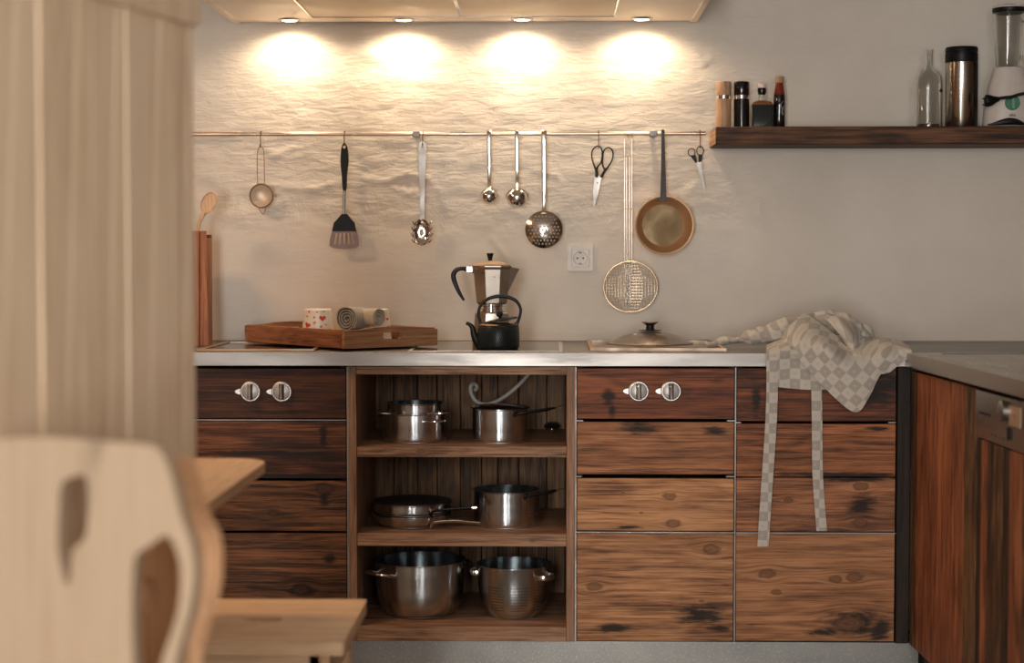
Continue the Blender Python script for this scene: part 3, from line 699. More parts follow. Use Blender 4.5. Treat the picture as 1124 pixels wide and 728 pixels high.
# copper saucepan on the rail
c = P(729.5, 247, -.09); t = thing('copper_saucepan', 'copper saucepan with long iron handle hanging on the rail', 'saucepan', (c.x, HY, c.z))
s9 = mpp(-.09); R = 32 * s9; MX = Matrix.Rotation(PI / 2, 4, 'X') ; MXR = Matrix.Rotation(math.radians(4), 4, 'X') @ MX
obj('pan_body', lathe([(R * .70, -.070), (R * .78, -.068), (R * .97, -.002), (R * 1.015, 0), (R * 1.0, .0025), (R * .95, .001), (R * .75, -.062), (R * .71, -.066)], c=(c.x, -.088, c.z), M=MX, seg=56, cap=False), M_copper, t)
obj('pan_floor', lathe([(R * .73, -.0655), (0, -.0655)], c=(c.x, -.088, c.z), M=MX, seg=56), M_copper_floor, t)
hl = [(724.6, 219), (731.4, 219), (730.2, 180), (729.2, 143.2), (727.6, 142), (726.0, 143.2), (725.6, 180)]
obj('handle', prism([pxloop(hl, -.088)], -.095, -.089, xz()), M_oldiron, t)
obj('handle_hook', tube([P(727.6, 144, -.09), Vector((P(727.6, 144, -.09).x, RY - .006, RZ + .0105)), Vector((P(727.6, 144, -.09).x, RY + .006, RZ + .009)), Vector((P(727.6, 144, -.09).x, RY + .010, RZ - .003))], .0024, 8), M_oldiron, t)
obj('rivet_plate', prism([pxloop([(721, 217.5), (735, 217.5), (733, 221), (723, 221)], -.088)], -.0935, -.088, xz()), M_oldiron, t)

# socket
c = at(637, 283.5, -.005); s0 = mpp(-.005)
t = thing('wall_socket', 'square white wall socket under the skimmer', 'socket', (c.x, 0, c.z))
def rrect(cx, cz, w, h, r, n=4):
    out = []
    for sx, sz, a0 in ((1, 1, 0), (-1, 1, 90), (-1, -1, 180), (1, -1, 270)):
        for i in range(n + 1): a = math.radians(a0 + 90 * i / n); out.append((cx + sx * (w / 2 - r) + r * math.cos(a), cz + sz * (h / 2 - r) + r * math.sin(a)))
    return out
circ = lambda cx, cz, r, n=32: [(cx + r * math.cos(2 * PI * i / n), cz + r * math.sin(2 * PI * i / n)) for i in range(n)]
obj('outer_frame', prism([rrect(c.x, c.z, 28 * s0, 28 * s0, .003), rrect(c.x, c.z, 19.5 * s0, 19.5 * s0, .002)], -.012, .0, xz()), M_socket, t)
obj('socket_plate', prism([rrect(c.x, c.z, 19 * s0, 19 * s0, .002), circ(c.x, c.z, 7.6 * s0)], -.014, -.001, xz()), M_socket, t)
obj('socket_well', lathe([(7.6 * s0, 0), (7.4 * s0, .002), (0, .002)], c=(c.x, -.001, c.z), M=Matrix.Rotation(PI / 2, 4, 'X'), seg=32), M_socket, t)
for dx, dz in ((-3.2, 0), (3.2, 0)): obj('contact_hole', lathe([(.0028, 0), (.0028, .0012), (0, .0012)], c=(c.x + dx * s0, -.0025, c.z), M=Matrix.Rotation(PI / 2, 4, 'X'), seg=12), M_black, t)
for dz in (-6, 6): obj('earth_clip', bx(c.x - .003, c.x + .003, -.010, -.002, c.z + dz * s0 - .0015, c.z + dz * s0 + .0015), M_oldiron, t)

# ---------------------------------------------------------------- wall shelf and what stands on it
SY = -.20
z1, z0 = at(950, 138.6, SY).z, at(950, 158.5, SY).z; x0 = at(786, 150, SY).x
t = thing('wall_shelf', 'thick rustic dark wooden plank shelf on the wall', 'shelf', ((x0 + XR) / 2, -.1, z0))
M_shelf = W('rustic_shelf_wood', (.17, .078, .036), (.065, .028, .013), (.014, .007, .004), stain=.5, seed=171)
obj('board', bx(x0, XR - .002, SY, -.003, z0, z1, bev=.003), M_shelf, t)
obj('sawn_end', bx(x0 - .0025, x0, SY + .003, -.004, z0 + .003, z1 - .003), W('sawn_end_wood', (.62, .38, .20), (.46, .26, .13), (.25, .12, .06), 'Y', stain=0, seed=181), t, label='pale sawn end of the board')
ZS = z1; OY = -.11; so = mpp(OY)
def on_shelf(px): return Vector((at(px, 100, OY).x, OY, ZS))
hS = lambda py: at(800, py, OY).z - ZS      # height above the shelf of an image row
M_millwood = W('mill_wood', (.60, .38, .24), (.45, .26, .15), (.30, .16, .09), 'Z', dirt=0, stain=0, seed=191, bump=.1)
def mill(label, px, m, w, ytop, yr0, yr1):
    p = on_shelf(px); t = thing('pepper_mill', label, 'pepper mill', p, group='pepper mills on the wall shelf'); r = w / 2 * so; H = hS(ytop); a, b = hS(yr1), hS(yr0)
    obj('mill_body', lathe([(r, 0), (r, a - .0005), (0, a - .0005)], c=p, seg=40), m, t)
    obj('metal_ring', lathe([(r * .96, a - .0005), (r * .98, a), (r * .98, b), (r * .96, b + .0005)], c=p, seg=40), M_bright, t)
    obj('mill_head', lathe([(r * .98, b), (r * 1.0, b + .001), (r * 1.0, H - .002), (r * .96, H), (0, H)], c=p, seg=40), m, t)
mill('pale striped wooden pepper mill with silver ring on the shelf end', 794.3, M_millwood, 16, 90, 105, 109)
mill('black pepper mill with silver ring beside the pale wooden one', 814, M_blackgloss, 17, 90, 105, 109)
# square bottle
p = on_shelf(836.3); t = thing('square_bottle', 'squat square bottle of dark liquid with round stopper', 'bottle', p); w = 22.6 / 2 * so
def sqloft(levels, p, n=6):
    bm = bmesh.new(); rings = []
    for (hw, r, z) in levels: rings.append([bm.verts.new((p.x + a, p.y + b, p.z + z)) for a, b in rrect(0, 0, hw * 2, hw * 2, r, n)])
    for A, Bq in zip(rings, rings[1:]):
        for i in range(len(A)): j = (i + 1) % len(A); bm.faces.new((A[i], A[j], Bq[j], Bq[i]))
    bm.faces.new(rings[0][::-1]); bm.faces.new(rings[-1]); return bm
a, b, d = hS(116), hS(110.5), hS(104)
obj('glass_body', sqloft([(w, .005, .0), (w, .006, a), (w * .85, .010, a + (b - a) * .6), (w * .32, w * .31, b)], p), plain('dark_green_liquid', (.010, .020, .020), .08, coat=.5), t)
obj('liquid_shoulder', sqloft([(w * 1.005, .0062, a), (w * .86, .0102, a + (b - a) * .6), (w * .5, .008, b - .001)], p), plain('amber_liquid', (.25, .09, .03), .12), t)
obj('glass_neck', lathe([(w * .32, b), (w * .30, d), (w * .26, d), (w * .28, b)], c=p, seg=24, cap=False), M_glass, t)
st = obj('stopper', lathe([(w * .3, d - .001), (w * .36, d + .001), (w * .43, (d + hS(96.5)) / 2), (w * .4, hS(96.8)), (0, hS(96.8))], c=p, seg=24), M_blackgloss, t)
obj('stopper_top', lathe([(w * .40, hS(96.8)), (w * .42, hS(93)), (w * .34, hS(92)), (0, hS(92))], c=p, seg=24), plain('white_cap', (.75, .66, .56), .4), st)
# sauce bottle
p = on_shelf(855.5); t = thing('sauce_bottle', 'slim dark sauce bottle with cork beside square bottle', 'bottle', p); w = 13 / 2 * so
m, nt, bs = mat('soy_liquid'); g = G(nt); z = g.sep(g.n('ShaderNodeTexCoord').outputs['Object'])[2]
g.link(g.mix(g.mr(z, ZS + hS(106), ZS + hS(102), 0.0, 1.0), (.008, .005, .005), (.20, .025, .012)), bs.inputs['Base Color']); bs.inputs['Roughness'].default_value = .06; bs.inputs['Coat Weight'].default_value = .6
obj('bottle_body', lathe([(w * .92, 0), (w, .004), (w, hS(108)), (w * .95, hS(104)), (w * .80, hS(98)), (w * .70, hS(93)), (w * .66, hS(91.3))], c=p, seg=32), m, t)
obj('cork', lathe([(w * .66, hS(91.3)), (w * .74, hS(91)), (w * .74, hS(85)), (w * .68, hS(84.3)), (0, hS(84.3))], c=p, seg=24), plain('cork', (.42, .26, .14), .8, bumpy=.6), t)
lab = bmesh.new()   # small pale flourish printed on the glass
for pts in (((1.2, 112), (-1.6, 116), (.4, 121)), ((1.8, 117), (.2, 124), (1.4, 126)), ((-.4, 122), (.8, 127))):
    tube([Vector((p.x + (a + 2.2) * so, p.y - math.sqrt(max(0, w * w - ((a + 2.2) * so) ** 2)) - .0004, ZS + hS(b))) for a, b in pts], .0006, 4, lab, smooth=3)
obj('printed_mark', lab, plain('white_print', (.6, .58, .55), .5), t)
# clear bottle
p = on_shelf(1019); t = thing('clear_bottle', 'empty clear glass bottle beside the steel canister', 'bottle', p); w = 30 / 2 * so
outer = [(w * .9, 0), (w, .004), (w, hS(93)), (w * .93, hS(85)), (w * .72, hS(80)), (w * .36, hS(76)), (w * .28, hS(72)), (w * .27, hS(59)), (w * .32, hS(58)), (w * .32, hS(55))]
inner = [(r - .0022, max(z, .004)) for r, z in outer][::-1]
obj('bottle_glass', lathe(outer + inner, c=p, seg=40, cap=False), M_glass, t)
bmx = bmesh.new(); lathe([(w * .88, .0), (0, .0)], c=p, seg=40, bm=bmx, cap=False); lathe([(w * .86, .0035), (0, .0035)], c=p, seg=40, bm=bmx, cap=False)
obj('bottle_base', bmx, M_glass, t)
obj('residue', lathe([(w * .80, .005), (w * .82, .012), (0, .012)], c=p, seg=32), plain('amber_residue', (.10, .055, .03), .3), t)
obj('dark_emblem', prism([circ(p.x + w * .74, ZS + hS(101), .0055, 16)], p.y - w * .8, p.y - w * .78, xz()), M_black, t)
# canister
p = on_shelf(1055); t = thing('steel_canister', 'tall brushed steel canister with black lid on the shelf', 'canister', p); w = 34 / 2 * so
obj('canister_body', lathe([(w * .97, 0), (w, .002), (w, hS(70)), (0, hS(70))], c=p, seg=48), steel('canister_steel', (.50, .45, .38), .20, aniso=.6, streak=(6, 6, 300)), t)
obj('lid', lathe([(w * 1.0, hS(70)), (w * 1.02, hS(69)), (w * 1.02, hS(60)), (w * .99, hS(59.5)), (w * .99, hS(58.5)), (w * 1.02, hS(58)), (w * 1.02, hS(54)), (w * .98, hS(53)), (0, hS(53))], c=p, seg=48), M_black, t)
b = bmesh.new(); n = 14
V = [[b.verts.new((p.x + (w + .0012) * math.sin(a), p.y - (w + .0012) * math.cos(a), ZS + z)) for a in [math.radians(38 + 50 * i / n) for i in range(n + 1)]] for z in (.001, hS(70.2))]
for i in range(n): b.faces.new((V[0][i], V[0][i + 1], V[1][i + 1], V[1][i]))
obj('side_band', b, M_black, t)
# blender
p = on_shelf(1107); t = thing('blender', 'white kitchen blender with glass jug and green dial on the shelf', 'blender', p)
M_white = plain('white_plastic', (.66, .58, .52), .35)
hb_ = hS(76)
obj('motor_base', lathe([(28 * so, 0), (28 * so, .004), (26.5 * so, hS(120)), (22 * so, hS(95)), (16 * so, hb_ + .002), (14 * so, hb_ + .003), (0, hb_ + .003)], c=p, seg=40, squash=.62), M_white, t)
jug = []
bm = bmesh.new(); SEG = 48
prof = [(13 * so, hb_ + .004), (13.8 * so, hS(70)), (15.5 * so, hS(45)), (16.8 * so, hS(16))]
def ribbed(prof, off):
    rings = []
    for r, z in prof:
        rings.append([bm.verts.new((p.x + (r + off + .0012 * math.cos(6 * 2 * PI * i / SEG)) * math.cos(2 * PI * i / SEG), p.y + (r + off + .0012 * math.cos(6 * 2 * PI * i / SEG)) * math.sin(2 * PI * i / SEG), ZS + z)) for i in range(SEG)])
    for A, Bq in zip(rings, rings[1:]):
        for i in range(SEG): j = (i + 1) % SEG; bm.faces.new((A[i], A[j], Bq[j], Bq[i]))
    return rings
A = ribbed(prof, 0); Bq = ribbed(prof[::-1], -.003)
for X_, Y_ in ((A[-1], Bq[0]), (Bq[-1], A[0])):
    for i in range(SEG): j = (i + 1) % SEG; bm.faces.new((X_[i], X_[j], Y_[j], Y_[i]))
obj('glass_jug', bm, M_glass, t)
obj('jug_handle', tube([Vector((p.x + 15 * so, p.y, ZS + hS(24))), Vector((p.x + 28 * so, p.y, ZS + hS(24))), Vector((p.x + 28 * so, p.y, ZS + hS(62))), Vector((p.x + 14 * so, p.y, ZS + hS(64)))], .006, 10, smooth=5), M_glass, t)
obj('lid', lathe([(17.2 * so, hS(15.5)), (18 * so, hS(14)), (18 * so, hS(10.5)), (16.5 * so, hS(9)), (0, hS(9))], c=p, seg=40), M_black, t)
obj('lid_rim', lathe([(17.5 * so, hS(10.6)), (18.4 * so, hS(10.2)), (17.6 * so, hS(8.4)), (14 * so, hS(8))], c=p, seg=40), M_white, t)
obj('filler_cap', lathe([(8 * so, hS(8.5)), (8 * so, hS(6.5)), (0, hS(6.3))], c=p, seg=24), M_black, t)
yb = lambda px, py: p.y - .62 * math.sqrt(max(.0001, (26 * so) ** 2 - ((px - 1107) * so) ** 2))
kz = ZS + hS(115); ky = p.y - .62 * 26.3 * so
dl = obj('speed_dial', lathe([(8 * so, 0), (8 * so, .004), (7.4 * so, .006), (0, .006)], c=(p.x, ky, kz), M=Matrix.Rotation(PI / 2, 4, 'X'), seg=32), plain('green_plastic', (.06, .20, .115), .4), t)
obj('dial_grip', bx(p.x - .0055, p.x + .0055, ky - .014, ky - .004, kz - .019, kz + .019, bev=.002), plain('green_plastic_pale', (.14, .36, .21), .4), dl)
obj('embossed_ring', tube([(p.x + 4 * so * math.cos(a), ky - .0 + .0045, ZS + hS(97.5) + 4 * so * math.sin(a)) for a in [2 * PI * i / 20 for i in range(20)]], .0008, 5, closed=True), M_white, t)
cord = [at(a, b, OY - .085) for a, b in ((1126, 102.5), (1118, 104), (1110, 106.5), (1102, 107.3), (1095, 108.5))]
obj('power_cord', tube(cord + [], .0050, 8, smooth=4), M_black, t)
obj('plug', tube([at(1097, 108.5, OY - .085), at(1092, 109.5, OY - .085), at(1087, 110.5, OY - .085), at(1082.5, 110.5, OY - .085), at(1081, 110.5, OY - .085)], [.006, .011, .017, .0185, .014], 12, smooth=3, flat=(.8, 1)), M_black, t)
pr = bmesh.new()
for yy in (110 - 1.8, 110 + 5): tube([at(1083, yy + .6, OY - .085), at(1078.5, yy, OY - .085)], .0022, 8, pr)
obj('plug_pins', pr, M_black, t)
obj('cord_coil', tube([at(a, b, OY - .09) for a, b in ((1084, 137), (1092, 136), (1100, 134.2), (1108, 133.3), (1116, 134), (1124, 136.4))], [.002, .005, .009, .011, .009, .004], 8, smooth=4), M_black, t)
def text_mesh(s, size, loc, m, parent, name='lettering', ext=.0004):
    cu = bpy.data.curves.new('txt', 'FONT'); cu.body = s; cu.size = size; cu.extrude = ext; cu.align_x = 'CENTER'; cu.resolution_u = 2
    o = bpy.data.objects.new('txt', cu); COL.objects.link(o); bpy.context.view_layer.update()
    me = bpy.data.meshes.new_from_object(o); COL.objects.unlink(o); bpy.data.objects.remove(o)
    me.transform(Matrix.Translation(loc) @ Matrix.Rotation(PI / 2, 4, 'X')); me.materials.append(m)
    return link(bpy.data.objects.new(name, me), parent)
text_mesh('elta', .013, Vector((p.x, p.y - .62 * 27.6 * so - .0012, ZS + hS(129.7))), M_black, t)

# ---------------------------------------------------------------- things on the worktop
# tall board box at the left with a wooden spoon
M_redw = W('reddish_board', (.40, .17, .085), (.26, .10, .05), (.10, .038, .02), 'Z', stain=.05, seed=201)
bY = -.30; p = at(229.3, 380, bY); zt_ = at(225, 253.5, bY).z
t = thing('utensil_box', 'tall reddish wooden utensil box half hidden by the door', 'utensil box', (p.x - .06, bY + .05, Z_TOP))
xr_ = p.x; zb = Z_TOP + .0005
def tapered(x0, x1, x0t, x1t, y0, y1, z0, z1):
    bm = bx(x0, x1, y0, y1, z0, z1, bev=.0012)
    for v in bm.verts:
        f = (v.co.z - z0) / (z1 - z0); u = (v.co.x - x0) / (x1 - x0); v.co.x = (x0 + (x0t - x0) * f) + u * ((x1 - x0) + ((x1t - x0t) - (x1 - x0)) * f)
    return bm
W1 = mpp(bY)
for a, b, c2, d2 in ((-10, -.3, -9, -2.6), (-19, -10.6, -17, -9.8), (-44, -19.4, -40, -17.6)):
    obj('front_board', tapered(xr_ + a * W1, xr_ + b * W1, xr_ + c2 * W1, xr_ + d2 * W1, bY, bY + .014, zb, zt_), M_redw, t)
obj('back_board', bx(xr_ - 40 * W1, xr_ - 4 * W1, bY + .10, bY + .112, zb, zt_ - .01), M_redw, t)
obj('side_board', bx(xr_ - 42 * W1, xr_ - 38 * W1, bY + .0145, bY + .0995, zb, zt_ - .02), M_redw, t)
obj('side_board', bx(xr_ - 7.5 * W1, xr_ - 4 * W1, bY + .0145, bY + .0995, zb, zt_ - .02), M_redw, t)
c = at(229.5, 222.5, bY + .05); s5 = mpp(bY + .05)
t = thing('wooden_spoon', 'pale wooden spoon standing in the tall reddish box', 'spoon', c)
M_pale = W('pale_spoon_wood', (.72, .50, .32), (.60, .40, .24), (.45, .28, .15), 'Z', dirt=0, stain=0, seed=211, bump=.1)
bm = lathe([(0, -.010)] + [(math.sin(a), -.010 * math.cos(a)) for a in [PI / 2 * i / 6 for i in range(1, 7)]] + [(.94, .0015)] + [(.92 * math.sin(a), -.005 * math.cos(a)) for a in [PI / 2 * (6 - i) / 6 for i in range(1, 6)]] + [(0, -.005)], seg=28, cap=False)
Rr = Matrix.Rotation(math.radians(-24), 2)
for v in bm.verts:
    q2 = Vector((v.co.x * 8.2 * s5, v.co.y * 13.0 * s5)); an = math.radians(-26); x2 = q2.x * math.cos(an) - q2.y * math.sin(an); y2 = q2.x * math.sin(an) + q2.y * math.cos(an)
    v.co = Vector((c.x + x2, c.y - v.co.z - .006, c.z + y2))
obj('spoon_bowl', bm, M_pale, t)
obj('spoon_handle', tube([at(224.5, 233, bY + .05), at(221, 240, bY + .05), at(217.5, 252, bY + .055), at(212, 300, bY + .07), at(203, 368, bY + .09)], [.008, .0058, .0055, .0055, .0055], 10, smooth=3), M_pale, t)

# tray
A0 = atz(378, 386, Z_TOP); TA = math.atan2(.655, .755)
zt0 = Z_TOP + .0075
t = thing('wooden_tray', 'rectangular brown wooden tray with handle slots, set at an angle', 'tray', (A0.x, A0.y, zt0), TA - math.radians(.5))
# local: x along the short side (to the right/back), y along the long side (to the left/back)
Wd, Ln, H = .325, .545, .052
M_tray = W('tray_wood_short', (.50, .27, .14), (.34, .165, .08), (.15, .065, .033), 'X', stain=.03, seed=221)
M_tray2 = W('tray_wood_long', (.40, .17, .08), (.25, .095, .044), (.07, .028, .015), 'Y', stain=.15, seed=231)
def endp(y0, y1):
    out = [(0, 0), (Wd, 0), (Wd, H - .004), (Wd * .82, H), (Wd * .68, H + .005), (Wd * .5, H + .007), (Wd * .32, H + .005), (Wd * .18, H), (0, H - .002)]
    hole = rrect(Wd * .5, H * .62, .072, .019, .0094)
    return prism([out, hole], y0, y1, xz())
obj('end_panel', endp(0, .012), M_tray, t, local=True)
obj('end_panel', endp(Ln - .012, Ln), M_tray, t, local=True)
obj('side_panel', bx(0, .012, .0125, Ln - .0125, 0, H, bev=.001), M_tray2, t, local=True)
obj('side_panel', bx(Wd - .012, Wd, .0125, Ln - .0125, 0, H, bev=.001), M_tray2, t, local=True)
obj('tray_floor', bx(.0125, Wd - .0125, .0125, Ln - .0125, .002, .010), M_tray, t, local=True)
TZ = zt0 + .0105
# cups upside down with hearts
M_cup = plain('cup_ceramic', (.80, .72, .62), .3); M_heart = plain('red_print', (.55, .06, .03), .35); M_heart2 = plain('orange_print', (.75, .25, .12), .35)
def cup(label, px, ytop, Y, wt, wb, hearts):
    p = at(px, 360, Y); p.z = TZ; s = mpp(Y); H = at(px, ytop, Y).z - TZ; rt, rb = wt / 2 * s, wb / 2 * s
    t = thing('cup', label, 'cup', p, group='heart-printed cups on the tray')
    obj('cup_body', lathe([(rb - .003, .004), (rb - .0025, 0), (rb, 0), (rb, .003), (rt, H - .003), (rt - .003, H), (rt - .008, H), (rt - .010, H - .003), (0, H - .003)], c=p, seg=48, cap=False), M_cup, t)
    for i, (hx, hy, hs, tw) in enumerate(hearts):
        bm = bmesh.new(); n = 18; pts = []
        z = at(px, hy, Y).z - TZ; 
        for k in range(n):
            a = 2 * PI * k / n; X = 16 * math.sin(a) ** 3; Z = 13 * math.cos(a) - 5 * math.cos(2 * a) - 2 * math.cos(3 * a) - math.cos(4 * a)
            ct, sn = math.cos(tw), math.sin(tw); pts.append(((X * ct - Z * sn) / 17, (X * sn + Z * ct) / 17))
        def surf(dx, dz):
            zz = z + dz; r = rb + (rt - rb) * zz / H + .0005; sx = max(-.98, min(.98, ((hx - px) * s + dx) / r)); return Vector((p.x + r * sx, p.y - r * math.sqrt(1 - sx * sx), p.z + zz))
        cv = bm.verts.new(surf(0, 0)); vs = [bm.verts.new(surf(a * hs * s, b * hs * s)) for a, b in pts]
        for k in range(n): bm.faces.new((cv, vs[k], vs[(k + 1) % n]))
        obj('printed_heart', bm, M_heart if i % 3 != 2 else M_heart2, t)
cup('white heart-printed cup upside down at the tray\'s left', 349, 339, -.33, 30, 37, [(356, 349, 3.7, 0), (339.5, 356.5, 3.6, -.4), (347.5, 353.8, 2.1, .2), (341, 342, 1.4, .5), (350, 342.4, 1.3, 0), (357.3, 341.6, 1.2, -.2), (347, 348, 1.3, .6), (339, 347, 1.2, 0), (334.5, 352.5, 1.2, 0), (354.6, 358, 1.4, .5), (349.8, 362, 1.3, 0), (363, 361.6, 2.2, 0), (359.6, 356, 1.0, 0), (335, 362, 1.3, 0)])
cup('white heart-printed cup upside down behind the rolled cloths', 412, 339, -.30, 29, 36, [(400, 342, 2.4, .3), (407, 341.5, 1.2, 0), (420.5, 341.6, 1.9, 0), (426, 350, 1.6, .4), (427, 358, 1.3, 0)])
# rolled cloths
def cloth_mat(name, col, var=.25):
    m, nt, bs = mat(name); g = G(nt); tc = g.n('ShaderNodeTexCoord').outputs['Object']
    n = g.noise(tc, 240, 3, .7); n2 = g.noise(tc, 30, 3, .6)
    g.link(g.mix(g.m('ADD', g.m('MULTIPLY', n, .6), g.m('MULTIPLY', n2, .4)), tuple(q * (1 - var) for q in col), tuple(min(1, q * (1 + var)) for q in col)), bs.inputs['Base Color'])
    bs.inputs['Roughness'].default_value = .95; bs.inputs['Specular IOR Level'].default_value = .1; bs.inputs['Sheen Weight'].default_value = .2
    g.link(g.bump(n, .5, .002), bs.inputs['Normal']); return m
def roll(label, c, R, Lh, ang, m, oval=1.15, turns=4.2, tilt=0.0):
    """spiral strip rolled about an axis; front end at c"""
    t = thing('rolled_cloth', label, 'cloth', c, ang, group='rolled cloths on the tray')
    bm = bmesh.new(); n = int(turns * 26); th = .0028; rows = 7
    rings = []
    for k in range(n + 1):
        a = 2 * PI * turns * k / n; f = k / n; r = .003 + (R - .003) * f ** .92 * (1 + .04 * math.sin(3 * a + 1))
        row = []
        for off in (-th / 2, th / 2):
            rr_ = r + off
            for j in range(rows):
                q = j / (rows - 1); row.append(bm.verts.new((rr_ * math.cos(-a + .5) * (1 + .06 * math.sin(q * 5)), q * Lh - .006 * (1 - f) * (j == 0) * -1 + .004 * noise.noise((a, q * 2, 0)), rr_ * oval * math.sin(-a + .5) * (1 - .05 * q))))
        rings.append(row)
    for A, Bq in zip(rings, rings[1:]):
        for j in range(rows - 1):
            bm.faces.new((A[j], Bq[j], Bq[j + 1], A[j + 1])); bm.faces.new((A[rows + j], A[rows + j + 1], Bq[rows + j + 1], Bq[rows + j]))
        bm.faces.new((A[0], A[rows], Bq[rows], Bq[0])); bm.faces.new((A[rows - 1], Bq[rows - 1], Bq[2 * rows - 1], A[2 * rows - 1]))
    for e in (rings[0], rings[-1]):
        for j in range(rows - 1): bm.faces.new((e[j], e[j + 1], e[rows + j + 1], e[rows + j]))
    obj('cloth_roll', bm, m, t, local=True, angle=60); return t
nc = thing('folded_cloth', 'flat folded grey cloth lying in the tray under the two rolled cloths', 'cloth', (A0.x, A0.y, zt0), TA - math.radians(.5))
fb = bmesh.new()
for k in range(3): box(fb, .02, .15, .02, .16, .0105 + k * .010, .0105 + k * .010 + .0095, bev=.004, seg=2)
obj('cloth_layers', fb, cloth_mat('grey_cloth_flat', (.34, .30, .26)), nc, local=True)['kind'] = 'stuff'
c1 = at(379.5, 352, -.455); c1.z = zt0 + .0405 + .0385
roll('grey rolled cloth next to the left heart-printed cup', c1, .0365, .085, math.radians(-26), cloth_mat('grey_cloth', (.36, .32, .27)), oval=1.03)
c2 = at(416.5, 352.5, -.448); c2.z = zt0 + .0595 + .0265
t2 = roll('cream and grey rolled cloth in front of the right cup', c2, .0255, .12, math.radians(50), cloth_mat('cream_cloth', (.50, .43, .33)), oval=1.05, turns=3.6)

# moka pot
mY = -.32; p = at(539.5, 380, mY); p.z = Z_TOP + .003; s = mpp(mY); h = lambda py: at(540, py, mY).z - p.z
t = thing('moka_pot', 'large octagonal steel moka pot with black handle behind the kettle', 'coffee pot', p)
M_moka = steel('moka_aluminium', (.56, .50, .43), .30)
def octa(prof, m, name, par=t): return obj(name, lathe(prof, c=p, seg=8, M=Matrix.Rotation(math.radians(6), 4, 'Z')), m, par, angle=15)
octa([(22.5 * s, 0), (22.5 * s, h(378)), (19.5 * s, h(344)), (17 * s, h(342.5)), (0, h(342.5))], M_moka, 'water_base')
obj('collar', lathe([(14 * s, h(343)), (15.5 * s, h(342)), (15.5 * s, h(339)), (14.4 * s, h(338.4)), (14.4 * s, h(336.5)), (15.5 * s, h(336)), (15.5 * s, h(334))], c=p, seg=40), M_chrome, t)
octa([(14 * s, h(335)), (18 * s, h(332)), (21.5 * s, h(296)), (23.0 * s, h(293)), (23.0 * s, h(292)), (0, h(292))], M_moka, 'upper_chamber')
octa([(22.4 * s, h(292)), (21.5 * s, h(290.5)), (9 * s, h(286.6)), (0, h(286.2))], M_brass, 'lid')
obj('lid_knob', lathe([(2.2 * s, h(287)), (2.5 * s, h(284)), (4 * s, h(278.4)), (3.4 * s, h(277.8)), (0, h(277.8))], c=(p.x - .004, p.y, p.z), seg=10), M_black, t)
sp = bmesh.new()
def mp(a, b, Y=mY): return at(a, b, Y)
tri = [(556, 292.5), (570.5, 295), (567, 301), (559.5, 317), (556, 322)]
for yy in (0,): pass
prism([pxloop(tri, mY)], -.5, .5, lambda a, b, t_: Vector((a, p.y + t_ * 2 * (.017 * max(.08, 1 - (a - mp(556, 300).x) / (15 * s))), b)), bm=sp)
obj('spout', sp, M_moka, t)
obj('handle', tube([mp(520, 297), mp(514, 296), mp(507, 294.8), mp(500.5, 297), mp(497.6, 303), mp(500, 312), mp(504.5, 322), mp(509.5, 330)], [.008, .0085, .0062, .0072, .0078, .0070, .0058, .0035], 8, smooth=4), M_black, t)
obj('hinge', bx(mp(512, 296).x, mp(519, 296).x, mY - .008, mY + .008, mp(516, 299).z, mp(516, 292.5).z, bev=.001), M_alu, t)

# kettle
kY = -.46; p = at(547.2, 383, kY); p.z = Z_TOP + .003; s = mpp(kY); h = lambda py: at(547, py, kY).z - p.z
t = thing('cast_iron_kettle', 'small black cast-iron teapot kettle with arched handle', 'kettle', p)
def hob_iron():
    m, nt, bs = mat('hobnail_iron'); g = G(nt); tc = g.n('ShaderNodeTexCoord').outputs['Object']
    x, y, z = g.sep(g.v('SUBTRACT', tc, tuple(p)))
    an = g.m('MULTIPLY', g.m('ARCTAN2', y, x), 70 / (2 * PI)); zz = g.m('MULTIPLY', z, 190.0); row = g.m('FLOOR', zz)
    fa = g.m('SUBTRACT', g.m('FRACT', g.m('ADD', an, g.m('MULTIPLY', g.m('MODULO', row, 2.0), .5))), .5); fb = g.m('SUBTRACT', g.m('FRACT', zz), .5)
    d = g.m('SQRT', g.m('ADD', g.m('MULTIPLY', fa, fa), g.m('MULTIPLY', fb, fb)))
    g.link(g.bump(g.mr(d, 0.0, .42, 1.0, 0.0), .9, .0022), bs.inputs['Normal'])
    bs.inputs['Base Color'].default_value = (.007, .011, .011, 1); bs.inputs['Roughness'].default_value = .3; bs.inputs['Specular IOR Level'].default_value = .35; return m
R = 23.4 * s
obj('kettle_body', lathe([(R * .90, 0), (R * .97, .004), (R * .99, .010), (R, .030), (R * .97, h(358.5)), (R * .92, h(356.6))], c=p, seg=64), hob_iron(), t)
obj('shoulder', lathe([(R * .92, h(356.6)), (R * .80, h(355.4)), (R * .52, h(354.6)), (R * .5, h(355.4)), (0, h(355.6))], c=p, seg=48, cap=False), steel('bronze_shoulder', (.55, .34, .18), .35), t)
kp = lambda a, b, dy=0: at(a, b, kY + dy)
obj('spout', tube([kp(529, 379), kp(523.5, 374), kp(520.2, 367), kp(518.6, 360), kp(515.5, 356.2), kp(511.6, 354.8)], [.019, .013, .0095, .0075, .006, .0045], 12, smooth=4), M_iron, t)
obj('arched_handle', tube([kp(527.6, 355.5), kp(525.2, 345), kp(527.5, 335.5), kp(535, 328.5), kp(546, 325.4), kp(557, 326), kp(566.5, 330.5), kp(571.4, 339), kp(570.3, 348), kp(567.4, 356)], [.0042, .0042, .0042, .0048, .0055, .0055, .0048, .0042, .0042, .0042], 10, smooth=4), M_iron, t)
lugs = bmesh.new()
for a in (528, 567): box(lugs, kp(a, 356).x - .006, kp(a, 356).x + .006, kY - .008, kY + .008, kp(a, 359).z, kp(a, 353.6).z, bev=.002)
obj('handle_lug', lugs, M_iron, t)
